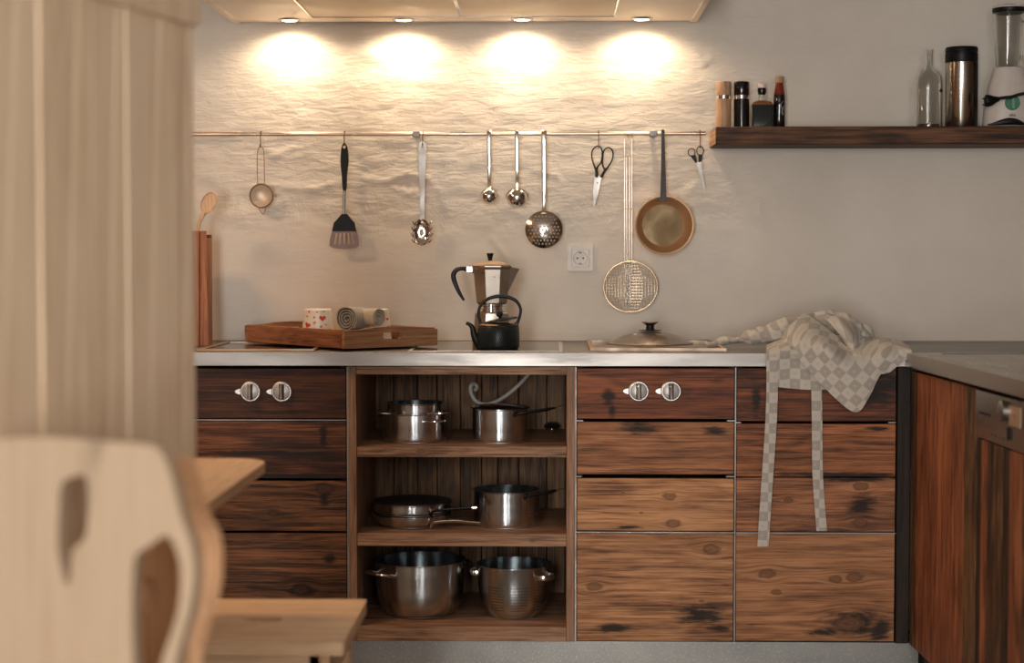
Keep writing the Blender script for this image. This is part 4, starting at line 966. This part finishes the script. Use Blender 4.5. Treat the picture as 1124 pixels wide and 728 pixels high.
ML = Matrix.Translation(kp(549.5, 351.8)) @ Matrix.Rotation(math.radians(-10), 4, 'Y')
ld = obj('tilted_lid', lathe([(R * .80, -.002), (R * .82, 0), (R * .78, .003), (R * .3, .006), (0, .007)], M=ML, seg=40), M_iron, t)
obj('lid_knob', lathe([(.004, .006), (.005, .010), (.0095, .014), (.0105, .020), (.007, .0255), (0, .0265)], M=ML, seg=16), M_iron, ld)

# domed glass lid on the right cooktop
lY = -.33; p = at(713.5, 380, lY); p.z = Z_TOP + .0115; s = mpp(lY); h = lambda py: at(713, py, lY).z - p.z
t = thing('glass_lid', 'domed glass pan lid with black knob on the right cooktop', 'pan lid', p); R = 47 * s
dome = [(R, .001), (R * .93, .006), (R * .80, .0145), (R * .62, .024), (R * .4, .0315), (R * .2, .0345), (0, .0355)]
obj('glass_dome', lathe(dome + [(r * .985, z - .0028) for r, z in dome[::-1]], c=p, seg=56, cap=False), M_lidglass, t)
obj('steel_rim', lathe([(R * .985, 0), (R * 1.01, 0), (R * 1.015, .002), (R * .985, .0035)], c=p, seg=56, cap=False), M_brass, t)
kb = obj('lid_knob', lathe([(5.2 * s, .036), (4.8 * s, .040), (4.2 * s, .055), (4.8 * s, h(357)), (6.5 * s, h(355.4)), (0, h(355.2))], c=p, seg=28), M_black, t)
obj('knob_plate', lathe([(12.5 * s, .0375), (12.5 * s, .039), (5 * s, .041)], c=p, seg=32), M_oldiron, kb)
obj('knob_cap', lathe([(6.4 * s, h(355.6)), (9.4 * s, h(353.8)), (9.4 * s, h(353.3)), (0, h(353.8))], c=p, seg=32), M_brass, kb)

# ---------------------------------------------------------------- chequered cloth (apron)
def check_mat():
    m, nt, bs = mat('chequered_linen'); g = G(nt); uv = g.n('ShaderNodeTexCoord').outputs['UV']
    u, v, _ = g.sep(uv)
    par = g.m('MODULO', g.m('ADD', g.m('FLOOR', u), g.m('FLOOR', v)), 2.0); par = g.m('ABSOLUTE', par)
    fu = g.m('ABSOLUTE', g.m('SUBTRACT', g.m('FRACT', u), .5)); fv = g.m('ABSOLUTE', g.m('SUBTRACT', g.m('FRACT', v), .5))
    dot = g.m('LESS_THAN', g.m('ADD', fu, fv), .17)
    f = g.m('ABSOLUTE', g.m('SUBTRACT', par, g.m('MULTIPLY', dot, .4)))
    n = g.noise(g.n('ShaderNodeTexCoord').outputs['Object'], 500, 2, .6)
    c = g.mix(f, (.60, .55, .475), (.42, .375, .32)); c = g.mix(g.m('MULTIPLY', n, .22), c, (.25, .22, .18))
    g.link(c, bs.inputs['Base Color']); bs.inputs['Roughness'].default_value = .9; bs.inputs['Specular IOR Level'].default_value = .12; bs.inputs['Sheen Weight'].default_value = .15
    g.link(g.bump(n, .25, .001), bs.inputs['Normal']); return m
M_check = check_mat(); CS = .0285
p = at(910, 380, -.5)
ap = thing('chequered_cloth', 'crumpled grey chequered linen apron draped over the worktop edge', 'apron', (p.x, -.5, Z_TOP))
def patch(rows, ang, su=8, sv=8, wr=.0025, wf=22, bm=None, th=.0022, uvs=None, ruv=None):
    """rows of (px,py,Y) control points -> smooth surface with wrinkles; uv from its own X/Z rotated by ang"""
    bm = bm or bmesh.new(); uvl = bm.loops.layers.uv.verify()
    R0 = [[at(*q) for q in r] for r in rows]
    R1 = [crm(r, [0] * len(r), su)[0] for r in R0]
    cols = [crm([r[i] for r in R1], [0] * len(R1), sv)[0] for i in range(len(R1[0]))]
    nu, nv = len(cols), len(cols[0]); V = []; ca, sa = math.cos(ang), math.sin(ang)
    G0 = [[cols[i][j] for i in range(nu)] for j in range(nv)]
    UVm = {}
    for side in (0, 1):
        VS = []
        for j in range(nv):
            row = []
            for i in range(nu):
                c = G0[j][i]; du = G0[j][min(i + 1, nu - 1)] - G0[j][max(i - 1, 0)]; dv = G0[min(j + 1, nv - 1)][i] - G0[max(j - 1, 0)][i]
                nn = du.cross(dv); nn = nn.normalized() if nn.length > 1e-12 else Vector((0, -1, 0))
                if nn.y > 0: nn = -nn
                off = wr * noise.noise((c.x * wf, c.y * wf, c.z * wf * .7)) + (th / 2 if side == 0 else -th / 2)
                v = bm.verts.new(c + nn * off); UVm[v] = ((c.x * ca + c.z * sa) / CS + 50, (-c.x * sa + c.z * ca - c.y * .8) / CS + 50); row.append(v)
            VS.append(row)
        V.append(VS)
    fs = []
    A, Bq = V
    for j in range(nv - 1):
        for i in range(nu - 1):
            fs.append(bm.faces.new((A[j][i], A[j][i + 1], A[j + 1][i + 1], A[j + 1][i]))); fs.append(bm.faces.new((Bq[j][i], Bq[j + 1][i], Bq[j + 1][i + 1], Bq[j][i + 1])))
    for j in range(nv - 1):
        fs.append(bm.faces.new((A[j][0], A[j + 1][0], Bq[j + 1][0], Bq[j][0]))); fs.append(bm.faces.new((A[j][-1], Bq[j][-1], Bq[j + 1][-1], A[j + 1][-1])))
    for i in range(nu - 1):
        fs.append(bm.faces.new((A[0][i], Bq[0][i], Bq[0][i + 1], A[0][i + 1]))); fs.append(bm.faces.new((A[-1][i], A[-1][i + 1], Bq[-1][i + 1], Bq[-1][i])))
    for f in fs:
        for l in f.loops: l[uvl].uv = UVm[l.vert]
    return bm
def clothtube(pts, rads, bm, ang=.3, seg=20, sub=6, fl=(1, .8), wr=.25):
    uvl = bm.loops.layers.uv.verify(); n0 = len(bm.verts); bm.verts.ensure_lookup_table(); f0 = set(bm.faces)
    P3 = [at(*q) for q in pts]; tube(P3, rads, seg, bm, smooth=sub, flat=fl)
    for f in [f for f in bm.faces if f not in f0]:
        for l in f.loops: pass
    bm.verts.ensure_lookup_table()
    for v in bm.verts[n0:]:
        v.co += Vector((noise.noise(v.co * 28), noise.noise(v.co * 28 + Vector((5, 0, 0))), noise.noise(v.co * 28 + Vector((0, 7, 0))))) * .012 * wr / .25
        v.co.z = max(v.co.z, Z_TOP + .002)
    ca, sa = math.cos(ang), math.sin(ang)
    for f in [f for f in bm.faces if f not in f0]:
        for l in f.loops: c = l.vert.co; l[uvl].uv = ((c.x * ca + c.z * sa) / CS + 50, (-c.x * sa + c.z * ca - c.y * .7) / CS + 50)
    return bm
body = bmesh.new()
# panel hanging straight down behind the pointed flap
patch([[(842, 379, -.45), (858, 372, -.45), (872, 369, -.44), (890, 374, -.44), (915, 376, -.44), (945, 376, -.44)],
       [(841, 386.5, -.626), (856, 382, -.632), (868, 380, -.63), (884, 386, -.630), (915, 387, -.630), (945, 387, -.63)],
       [(841.5, 396, -.634), (856, 396, -.640), (870, 396, -.636), (886, 397, -.638), (915, 398, -.634), (945, 398, -.634)],
       [(842, 412, -.636), (857, 412, -.640), (870, 412, -.636), (888, 413, -.640), (912, 414, -.634), (942, 414, -.634)],
       [(843, 424, -.638), (858, 425.5, -.640), (872, 427, -.638), (889, 428, -.641), (910, 428, -.636), (932, 428, -.636)]], .0, bm=body, wr=.002)
# pointed flap with diagonal check
patch([[(883, 344, -.43), (899, 354, -.47), (917, 369, -.53), (936, 383, -.60), (951, 375, -.56), (972, 371, -.52), (992, 376, -.50)],
       [(872, 352, -.50), (890, 366, -.60), (910, 382, -.665), (934, 399, -.668), (954, 392, -.65), (972, 384, -.64), (991, 382, -.60)],
       [(862, 362, -.54), (882, 378, -.642), (905, 402, -.668), (935, 424, -.672), (954, 414, -.668), (970, 396, -.66), (987, 389, -.64)],
       [(857, 374, -.55), (875, 392, -.65), (903, 424, -.662), (937.5, 452.5, -.666), (954, 436, -.666), (967, 411, -.66), (983, 395, -.648)]], math.radians(-42), bm=body, wr=.005, wf=16, su=9, sv=10)
# back corner hanging right of the point
patch([[(958, 372, -.42), (975, 372, -.42), (992, 377, -.44)],
       [(962, 386, -.56), (980, 380, -.60), (1000, 384, -.635)],
       [(964, 400, -.636), (980, 396, -.638), (999, 391, -.638)],
       [(966, 411, -.637), (976, 409, -.638), (985, 402, -.638)]], math.radians(60), bm=body, wr=.003)
# rolled part lying along the worktop to the left, and the gathered heap
clothtube([(774, 377.5, -.34), (783, 377, -.36), (792, 375.5, -.37), (806, 374, -.38), (822, 370, -.40), (842, 367, -.42), (862, 362, -.43), (880, 360, -.43)], [.004, .009, .012, .013, .021, .031, .040, .036], body, ang=.35)
clothtube([(868, 364, -.44), (884, 358, -.42), (900, 355, -.40), (915, 357, -.40), (930, 361, -.42), (944, 367, -.44), (955, 372, -.42)], [.036, .036, .034, .036, .040, .032, .016], body, ang=.5)
clothtube([(884, 347, -.42), (897, 346, -.41), (910, 344.5, -.41), (922, 348, -.43), (934, 355, -.45), (941, 366, -.46)], [.008, .010, .012, .014, .020, .020], body, ang=.2)
clothtube([(934, 357, -.40), (944, 360.5, -.41), (953, 364, -.42), (955, 371, -.44), (948, 376, -.45)], [.008, .017, .018, .014, .010], body, ang=.9, wr=.2)
# little pointed fold in the middle of the heap
patch([[(905, 349, -.49), (918, 347, -.50), (934, 354, -.50)], [(914, 358, -.54), (926, 356, -.555), (942, 362, -.52)], [(922, 368, -.56), (934, 368, -.59), (944, 370, -.54)], [(930, 380, -.58), (937, 384, -.60), (943, 379, -.57)]], .25, bm=body, wr=.004)
clothtube([(882, 384, -.50), (905, 378, -.48), (935, 380, -.48), (965, 380, -.46), (990, 384, -.46)], [.014, .030, .034, .024, .010], body, ang=.0)
obj('cloth_body', body, M_check, ap, angle=70)
def tie(pts, w):
    rows = [[(x - w / 2, y, Y), (x, y, Y - .001), (x + w / 2, y, Y)] for x, y, Y in pts]
    return patch(rows, 0.0, su=3, sv=6, wr=.001, th=.0016)
o = obj('apron_tie', tie([(848, 385, -.633), (847.5, 400, -.646), (847.5, 430, -.647), (846, 470, -.646), (843, 515, -.640), (840, 560, -.633), (837.5, 600, -.624)], 12.5), M_check, ap, angle=70)
o = obj('apron_tie', tie([(896, 410, -.645), (896.5, 440, -.640), (897, 480, -.636), (897.5, 520, -.63), (899.5, 552, -.624), (902, 583, -.618)], 11.5), M_check, ap, angle=70)

# ---------------------------------------------------------------- pots
def lift(p, z): q = Vector(p); q.z = z; return q
def strap_handle(c, R, ang, z, out, half, rad, m, par, rise=0.0, name='loop_handle', flat=None):
    d = Vector((math.cos(ang), math.sin(ang), 0)); e = Vector((-d.y, d.x, 0)); b = Vector((c.x, c.y, c.z + z)); k = math.sqrt(max(0, R * R - half * half))
    pts = [b + d * (k - .001) + e * half, b + d * (k + out * .55) + e * half * 1.0 + Vector((0, 0, rise * .6)), b + d * (R + out) + e * half * .55 + Vector((0, 0, rise)), b + d * (R + out) - e * half * .55 + Vector((0, 0, rise)), b + d * (k + out * .55) - e * half * 1.0 + Vector((0, 0, rise * .6)), b + d * (k - .001) - e * half]
    o = obj(name, tube(pts, rad, 8, smooth=5, flat=flat), m, par)
    return o
def vessel(c, R, H, rim=.004, foot=.96, wall=.0018, seg=72, bellied=None, flare=1.0):
    if bellied: out = bellied
    else: out = [(R * foot, .0), (R * .99, .006), (R, .012), (R * flare, H - .004)]
    top = out[-1]
    pr = out + [(top[0] + rim, H - .001), (top[0] + rim, H), (top[0] - wall, H - .0005)]
    inn = [(r - wall, max(z, .005)) for r, z in out[::-1]]
    inn = [q for q in inn if q[1] < H - .003]
    return pr, inn
def pot(name, label, cat, c, R, H, group=None, rim=.004, base=True, bellied=None, flare=1.0, m=None, min_=None):
    t = thing(name, label, cat, c, group=group)
    pr, inn = vessel(c, R, H, rim, bellied=bellied, flare=flare)
    z0 = .003 if base else 0
    obj('pot_wall', lathe([(r, z + (z0 if z == 0 else 0)) for r, z in pr], c=c, seg=72, cap=False), m or M_steel, t)
    obj('pot_inside', lathe([(pr[-1][0], pr[-1][1])] + inn + [(0, .005)], c=c, seg=72, cap=False), min_ or M_steel_in, t)
    r0 = pr[0][0]
    obj('pot_base', lathe([(0, 0), (r0 * .97, 0), (r0 * 1.0, .002), (r0 * 1.0, .006)], c=c, seg=72, cap=False), M_base, t)
    return t
def loc(px, Y, z): q = at(px, 500, Y); q.z = z; return q
def long_handle(pts, rads, m, par, name='handle', flat=(1, .6)): return obj(name, tube(pts, rads, 10, smooth=4, flat=flat), m, par)
g1 = 'steel pots and pans in the open shelf unit'
# two nested casseroles
cY = FY + .155; s = mpp(cY); c = loc(455.5, cY, S1T); R = 36 * s; H = at(455, 455.5, cY - R).z - S1T
t = pot('casserole', 'wide low steel casserole at the bottom of the nested pair', 'pot', c, R, H, g1)
strap_handle(c, R, math.radians(-52), H * .72, .035, .030, .0034, M_bright, t, rise=.006)
strap_handle(c, R, math.radians(155), H * .72, .030, .028, .0034, M_bright, t, rise=.006)
H1 = H; R1 = R
cu = lift(c + Vector((.002, 0, 0)), S1T + H1 * .55); R = 31 * s; H = at(457, 441.5, cY).z - cu.z
t = pot('casserole', 'smaller steel casserole nested on top of the wide low one', 'pot', cu, R, H, g1, foot if False else .003)
strap_handle(cu, R, math.radians(-38), H - .030, .034, .028, .0034, M_bright, t, rise=.006)
strap_handle(cu, R, math.radians(-155), H - .030, .034, .028, .0034, M_bright, t, rise=.004)
# saucepan with dark rim on the top shelf
cY = FY + .14; s = mpp(cY); c = loc(549, cY, S1T); R = 30.5 * s; H = at(549, 447.5, cY).z - S1T
t = pot('saucepan', 'steel saucepan with long black handle on the top shelf', 'saucepan', c, R, H, g1)
obj('dark_lid', lathe([(R * .97, H + .0005), (R * 1.07, H + .001), (R * 1.08, H + .003), (R * .9, H + .006), (R * .3, H + .008), (0, H + .008)], c=c, seg=64), M_blackgloss, t, label='flat dark glass lid')
hy = cY - R * .72
long_handle([at(563, 459, hy), at(567, 455.5, hy - .012), at(580, 453, hy - .010), at(598, 450, hy), at(609, 447.8, hy + .01)], [.0055, .0058, .0062, .0075, .0040], M_black, t)
obj('handle_bracket', box(bmesh.new(), at(561.5, 460, hy).x, at(565, 460, hy).x, hy - .008, hy + .02, at(563, 466, hy).z, at(563, 454, hy).z, bev=.002), M_bright, t)
obj('hanging_ring', tube([at(608, 448.3, hy + .01), at(613, 446.2, hy + .01), at(619.5, 446.0, hy + .012), at(614, 448, hy + .014), at(608, 448.8, hy + .012)], .0014, 6, smooth=3), M_bright, t)
# grey cable/hose hanging in the unit
pts = [at(*q) for q in ((521.5, 428.5, -.26), (523.5, 425, -.265), (520.5, 421.4, -.27), (516.8, 423.5, -.28), (516.8, 431, -.28), (522, 440, -.28), (532, 443.8, -.28), (543, 441.5, -.28), (556, 434, -.27), (569, 423, -.26), (580, 411, -.25), (584, 405, -.25))]
o = obj('grey_cable', tube(pts, [.0062] * len(pts), 10, smooth=5), plain('grey_cable', (.42, .40, .37), .5)); tag(o, 'curled grey cable hanging above the top-shelf saucepan', 'cable')
cY = BKY - .03; c = loc(606, cY, S1T + .002); s = mpp(cY)
t = thing('small_strainer_lid', 'small dark round lid leaning at the back of the top shelf', 'lid', c)
bm = lathe([(9 * s, 0), (8.4 * s, .003), (5 * s, .007), (0, .009)], c=c + Vector((0, -.012, .011)), M=Matrix.Rotation(math.radians(22), 4, 'X'), seg=28)
obj('lid_disc', bm, M_blackgloss, t); obj('lid_rim', tube([(c.x + 9 * s * math.cos(a), c.y - .012 + 9 * s * math.sin(a) * .927, c.z + .011 + 9 * s * math.sin(a) * .375) for a in [2 * PI * i / 24 for i in range(24)]], .001, 5, closed=True), M_bright, t)
# two stacked frying pans
cY = FY + .165; s = mpp(cY); c = loc(452.5, cY, S2T); R = 44 * s; H = at(452, 569, cY - R).z - S2T
t = pot('frying_pan', 'lower steel frying pan of the stacked pair, middle shelf', 'pan', c, R, H, g1, bellied=[(R * .78, 0), (R * .88, .006), (R * .97, H * .5), (R, H - .004)], min_=M_nonstick, rim=.001)
hy = cY - R * .8
long_handle([at(473, 580, hy), at(474.5, 575, hy - .01), at(482, 573.2, hy - .012), at(500, 572.2, hy - .012), at(514, 573.6, hy - .006), at(527, 574.6, hy)], [.004, .0052, .0055, .0055, .0055, .005], M_bright, t)
cu = lift(c, S2T + H + .0005); H2 = at(452, 550, cY).z - cu.z; R2 = 42.5 * s
t = pot('frying_pan', 'upper steel frying pan with dark inside, on the lower one', 'pan', cu, R2, H2, g1, min_=M_nonstick, rim=.004)
obj('dark_lid', lathe([(R2 * .97, H2 + .001), (R2 * 1.03, H2 + .001), (R2 * 1.03, H2 + .003), (R2 * .6, H2 + .010), (0, H2 + .013)], c=cu, seg=64), M_nonstick, t, label='low domed dark lid')
long_handle([at(473, 566, hy), at(476, 561.5, hy - .01), at(485, 560, hy - .012), at(505, 558.6, hy - .012), at(520, 557.4, hy - .010)], [.005, .006, .0066, .0068, .007], M_black, t)
obj('handle_end', tube([at(518, 557.4, hy - .010), at(523.5, 557.2, hy - .010)], .0075, 12), M_bright, t)
obj('handle_bracket', tube([at(472, 562, hy + .01), at(477, 561.2, hy - .01)], .0062, 8), M_bright, t)
# tall saucepan on the middle shelf
cY = FY + .17; s = mpp(cY); c = loc(556.5, cY, S2T); R = 36.5 * s; H = at(556, 536.6, cY).z - S2T
t = pot('saucepan', 'open steel saucepan with long black handle on the middle shelf', 'saucepan', c, R, H, g1, rim=.006)
hy = cY - R * .75
long_handle([at(574, 550, hy), at(579, 545, hy - .012), at(590, 543, hy - .010), at(604, 540.3, hy), at(610, 538.6, hy + .01)], [.0065, .0062, .007, .0085, .0055], M_black, t)
obj('handle_bracket', box(bmesh.new(), at(571.5, 550, hy).x, at(577, 550, hy).x, hy - .008, hy + .02, at(574, 553.5, hy).z, at(574, 542.5, hy).z, bev=.002), M_bright, t)
obj('hanging_ring', tube([at(609, 538.6, hy + .01), at(614, 536.6, hy + .01), at(619.5, 536.6, hy + .012), at(614, 538.6, hy + .014), at(609, 539.2, hy + .012)], .0014, 6, smooth=3), M_bright, t)
# stock pot
cY = FY + .185; s = mpp(cY); c = loc(461, cY, S3T); R = 50 * s; H = at(461, 613.5, cY).z - S3T
t = pot('stock_pot', 'biggest steel stock pot at the left of the bottom shelf', 'pot', c, R, H, g1, rim=.003, bellied=[(R * .66, 0), (R * .76, .006), (R * .86, H * .12), (R * .93, H * .28), (R * .97, H * .5), (R, H - .004)])
strap_handle(c, R, math.radians(-140), H * .80, .042, .045, .0048, M_bright, t, rise=.010)
strap_handle(c, R, math.radians(38), H * .80, .030, .040, .0048, M_bright, t, rise=.010)
# colander pot
cY = FY + .16; s = mpp(cY); c = loc(564.3, cY, S3T); R = 41 * s; H = at(564, 618, cY).z - S3T
def col_mat():
    m, nt, bs = mat('perforated_pot_steel'); g = G(nt); tc = g.n('ShaderNodeTexCoord').outputs['Object']; x, y, z = g.sep(g.v('SUBTRACT', tc, tuple(c)))
    an0 = g.m('ARCTAN2', y, x); an = g.m('MULTIPLY', an0, 120 / (2 * PI)); zz = g.m('MULTIPLY', z, 120.0); row = g.m('FLOOR', zz)
    fa = g.m('SUBTRACT', g.m('FRACT', g.m('ADD', an, g.m('MULTIPLY', g.m('MODULO', row, 2.0), .5))), .5); fb = g.m('SUBTRACT', g.m('FRACT', zz), .5)
    d = g.m('SQRT', g.m('ADD', g.m('MULTIPLY', fa, fa), g.m('MULTIPLY', fb, fb)))
    blk = g.m('LESS_THAN', g.m('ABSOLUTE', g.m('SUBTRACT', g.m('FRACT', g.m('MULTIPLY', g.m('ADD', an0, .35), 9 / (2 * PI))), .5)), .36)
    band = g.m('MULTIPLY', g.m('GREATER_THAN', z, H * .18), g.m('LESS_THAN', z, H * .66))
    on = g.m('MULTIPLY', g.m('MULTIPLY', blk, band), g.m('LESS_THAN', d, .27))
    g.link(g.m('SUBTRACT', 1.0, on), bs.inputs['Alpha'])
    bs.inputs['Base Color'].default_value = (.60, .63, .65, 1); bs.inputs['Metallic'].default_value = 1; bs.inputs['Roughness'].default_value = .24; bs.inputs['Anisotropic'].default_value = .8; bs.inputs['Anisotropic Rotation'].default_value = .25
    tn = g.n('ShaderNodeTangent', direction_type='RADIAL', axis='Z'); g.link(tn.outputs[0], bs.inputs['Tangent']); return m
t = pot('colander_pot', 'perforated steel colander pot at the right of the bottom shelf', 'colander', c, R, H, g1, rim=.0025, m=col_mat(), bellied=[(R * .58, 0), (R * .66, .004), (R * .80, H * .13), (R * .90, H * .30), (R * .965, H * .55), (R, H - .004)])
strap_handle(c, R, math.radians(-38), H * .82, .026, .030, .0075, M_bright, t, flat=(.28, 1))
strap_handle(c, R, math.radians(172), H * .82, .020, .030, .0075, M_bright, t, flat=(.28, 1))

# ---------------------------------------------------------------- foreground: table, stool, chairs, plank door
PL, PM, PD = (.82, .57, .34), (.74, .49, .28), (.56, .34, .18)
M_pine = W('pine_table', PL, PM, PD, 'Y', dirt=0, stain=0, seed=241, bump=.15, rough=.5)
M_pineS = W('pine_stool', (.84, .60, .38), (.76, .52, .31), (.58, .36, .20), 'X', dirt=0, stain=0, seed=251, bump=.15, rough=.5)
M_pineZ = W('pine_leg', PL, PM, PD, 'Z', dirt=0, stain=0, seed=261, bump=.15, rough=.5)
TZt = .75; q = atz(292, 507, TZt); tx1, ty1 = q.x, atz(260, 503, TZt).y; tx0 = -1.5; ty0 = -2.68
t = thing('dining_table', 'pale pine table with rounded corner in front of the dark cabinet', 'table', ((tx0 + tx1) / 2, (ty0 + ty1) / 2, 0))
prism_l = rrect((tx0 + tx1) / 2, (ty0 + ty1) / 2, tx1 - tx0, ty1 - ty0, .085, 10)
bm = prism([prism_l], TZt - .020, TZt)
obj('tabletop', bm, M_pine, t, angle=30)
ap_ = bmesh.new(); ins = .07
obj('apron_rail', bx(tx1 - .32, tx1 - .30, ty0 + .1, ty1 - .1, TZt - .12, TZt - .0205), M_pineZ, t)
obj('apron_rail', bx(tx0 + ins, tx0 + ins + .02, ty0 + .1, ty1 - .1, TZt - .12, TZt - .0205), M_pineZ, t)
obj('apron_rail', bx(tx0 + .1, tx1 - .30, ty1 - ins - .02, ty1 - ins, TZt - .12, TZt - .0205), M_pineZ, t)
for x in (tx0 + ins + .035, tx1 - .335):
    for y in (ty0 + ins + .035, ty1 - ins - .035): obj('leg', lathe([(.022, 0), (.03, TZt - .0205)], c=(x, y, 0), seg=16), M_pineZ, t)
# stool
SZ = .45; a = atz(403, 658, SZ); b = atz(376, 705, SZ); sx1 = a.x; sy1 = a.y; sy0 = b.y; sx0 = sx1 - .37
t = thing('stool', 'pale pine stool with slot in its seat, beside the table', 'stool', ((sx0 + sx1) / 2, (sy0 + sy1) / 2, 0))
sl = atz(288, 680, SZ)
seat = prism([rrect((sx0 + sx1) / 2, (sy0 + sy1) / 2, sx1 - sx0, sy1 - sy0, .012, 4), rrect(sl.x, sl.y, .078, .034, .016, 4)], SZ - .026, SZ)
obj('seat', seat, M_pineS, t, angle=30)
bo = .03
for y in (sy0 + bo, sy1 - bo - .018): obj('seat_rail', bx(sx0 + bo + .02, sx1 - bo - .02, y, y + .018, SZ - .09, SZ - .0265), M_pineS, t)
for x in (sx0 + bo, sx1 - bo - .018): obj('seat_rail', bx(x, x + .018, sy0 + bo + .02, sy1 - bo - .02, SZ - .09, SZ - .0265), M_pineS, t)
for x in (sx0 + bo, sx1 - bo - .04):
    for y in (sy0 + bo, sy1 - bo - .04): obj('leg', tapered(x, x + .04, x, x + .04, y, y + .04, 0, SZ - .0265), M_pineZ, t)

# alpine chairs with carved plank backs
def plane_pt(px, py, P0, u):
    d = ray(px, py); n = Vector((u.y, -u.x, 0)); k = (P0 - CP).dot(n) / d.dot(n); return CP + d * k
M_chair = W('carved_pine', (.47, .35, .238), (.44, .322, .215), (.38, .27, .174), 'Z', dirt=0, ring=3, stain=0, seed=271, bump=.1, rough=.4)
M_chair2 = W('carved_shaded_pine', (.80, .50, .29), (.72, .42, .23), (.58, .31, .16), 'Z', dirt=0, stain=0, seed=281, bump=.1, rough=.4)  # orange tone puts the warm shade on the farther back into the colour
def chair(label, D, P0px, ang, outer, holes, m, th, medge=None, extra=None):
    P0 = at(P0px[0], P0px[1], CP.y + D); u = Vector((math.cos(ang), -math.sin(ang), 0)); nrm = Vector((-u.y, u.x, 0)) * 1.0   # away from camera
    if nrm.y < 0: nrm = -nrm
    def to(l):
        out = []
        for a, b in l:
            w_ = plane_pt(a, b, P0, u); out.append(((w_ - P0).dot(u), w_.z))
        return out
    t = thing('carved_chair', label, 'chair', (P0.x, P0.y + .12, 0), group='carved pine chairs in the foreground')
    fn = lambda a, b, q: Vector((P0.x, P0.y, 0)) + u * a + Vector((0, 0, b)) + nrm * q
    L = [smooth2(to(outer), 5)] + [smooth2(to(h_), 5) for h_ in holes]
    obj('carved_back', prism(L, 0, th, fn), m, t, angle=30)
    us = [q_[0] for q_ in L[0]]; um = (min(us) + max(us)) / 2; hw = (max(us) - min(us)) / 2
    zs_ = min(q_[1] for q_ in L[0])
    # seat and legs below the frame
    sb = bmesh.new(); prism([rrect(um, .21, hw * 2 + .12, .40, .06, 5)], .43, .46, lambda a, b, q: Vector((P0.x, P0.y, q)) + u * a - nrm * (b - .05) * seat_dir[0], bm=sb)
    obj('seat', sb, m, t, angle=30)
    obj('back_tenon', prism([[(um - .06, .4595), (um + .06, .4595), (um + .09, zs_ + .01), (um - .09, zs_ + .01)]], 0.001, th - .001, fn), m, t)
    for a in (um - hw * .8, um + hw * .8):
        for b in (.06, .36):
            top = Vector((P0.x, P0.y, .4295)) + u * a - nrm * (b - .05) * seat_dir[0]; bot = top + u * (.05 if a > um else -.05); bot.z = 0
            obj('leg', tube([bot, top], [.013, .018], 12), m, t)
    return t
seat_dir = [1]
ch1_out = [(-28, 745), (-30, 690), (-32, 640), (-32, 590), (-30, 535), (-24, 494), (0, 482), (60, 480), (110, 484), (150, 487), (172, 492), (184, 512), (193, 545), (200, 572), (210, 598), (214, 628), (210, 662), (203, 690), (194, 722), (188, 760), (180, 810), (160, 840), (80, 846), (0, 840), (-25, 820)]
ch1_h1 = [(68, 532), (80, 524), (94, 523), (97, 545), (96, 575), (92, 592), (80, 604), (78, 625), (74, 644), (67, 625), (63, 600), (64, 565)]
ch1_h2 = [(147, 618), (153, 606), (166, 598), (180, 588), (188, 593), (196, 612), (199, 632), (197, 662), (190, 690), (179, 722), (172, 755), (168, 800), (150, 802), (146, 730), (145, 665)]
chair('nearer carved pine chair back with two curved cut-outs at lower left', 1.95, (140, 600), math.radians(16), ch1_out, [ch1_h1, ch1_h2], M_chair, .020)
ch2_out = [(120, 760), (118, 700), (122, 640), (128, 590), (136, 545), (148, 520), (162, 507), (178, 502), (190, 510), (199, 547), (208, 570), (219, 594), (220, 640), (210, 682), (199, 722), (192, 760), (180, 800), (140, 800)]
ch2_h = [(163 + 9 * math.cos(a), 652 + 20 * math.sin(a)) for a in [2 * PI * i / 12 for i in range(12)]]
seat_dir[0] = -1
chair('farther carved pine chair with curved edge and oval hole, behind the nearer one', 2.17, (180, 600), math.radians(42), ch2_out, [ch2_h], M_chair2, .034)

# plank door
Dd = 2.62; E = at(215, 364, CP.y + Dd); dirv = Vector((-math.sin(math.radians(14.3)), -math.cos(math.radians(14.3)), 0))   # from free edge towards the viewer
dn = Vector((math.cos(math.radians(14.3)), -math.sin(math.radians(14.3)), 0))   # visible face normal
def dfn(a, b, q): return Vector((E.x, E.y, 0)) + dirv * a + Vector((0, 0, b)) + dn * q
M_door = W('old_pine_door', (.88, .69, .49), (.84, .65, .45), (.72, .53, .35), 'Z', dirt=0, stain=-1, stain_col=(.28, .20, .15), seed=291, bump=.2, rough=.6, ring=2)
def dpx(px): # distance along the door of an image column
    d = ray(px, 364); k = (E - CP).dot(dn) / d.dot(dn); return (CP + d * k - E).dot(dirv)
door = bpy.data.objects.new('door_1', None); COL.objects.link(door); door.location = (E.x, E.y, 0); door['kind'] = 'structure'
cols_ = [0.0, dpx(190), dpx(140), dpx(103), dpx(45), dpx(45) + .17]
for i in range(len(cols_) - 1):
    a, b = cols_[i] + .0005, cols_[i + 1] - .0005; off = [0, .001, .0, .0012, -.001, .001, 0][i]
    bm = prism([[(a, .03), (b, .03), (b, 2.02), (a, 2.02)]], -.035, off, dfn)
    bmesh.ops.bevel(bm, geom=[e for e in bm.edges if e.calc_length() > 1.5], offset=.003, segments=1, affect='EDGES')
    obj('plank', bm, M_door, door, smooth=False)
zb_ = plane_pt(205, 27, E, dirv).z
obj('batten', prism([[(.0, zb_), (cols_[-1], zb_), (cols_[-1], zb_ + .13), (.0, zb_ + .13)]], .002, .012, dfn), M_door, door, smooth=False)
obj('batten', prism([[(.0, .2), (cols_[-1], .2), (cols_[-1], .33), (.0, .33)]], .004, .026, dfn), M_door, door)
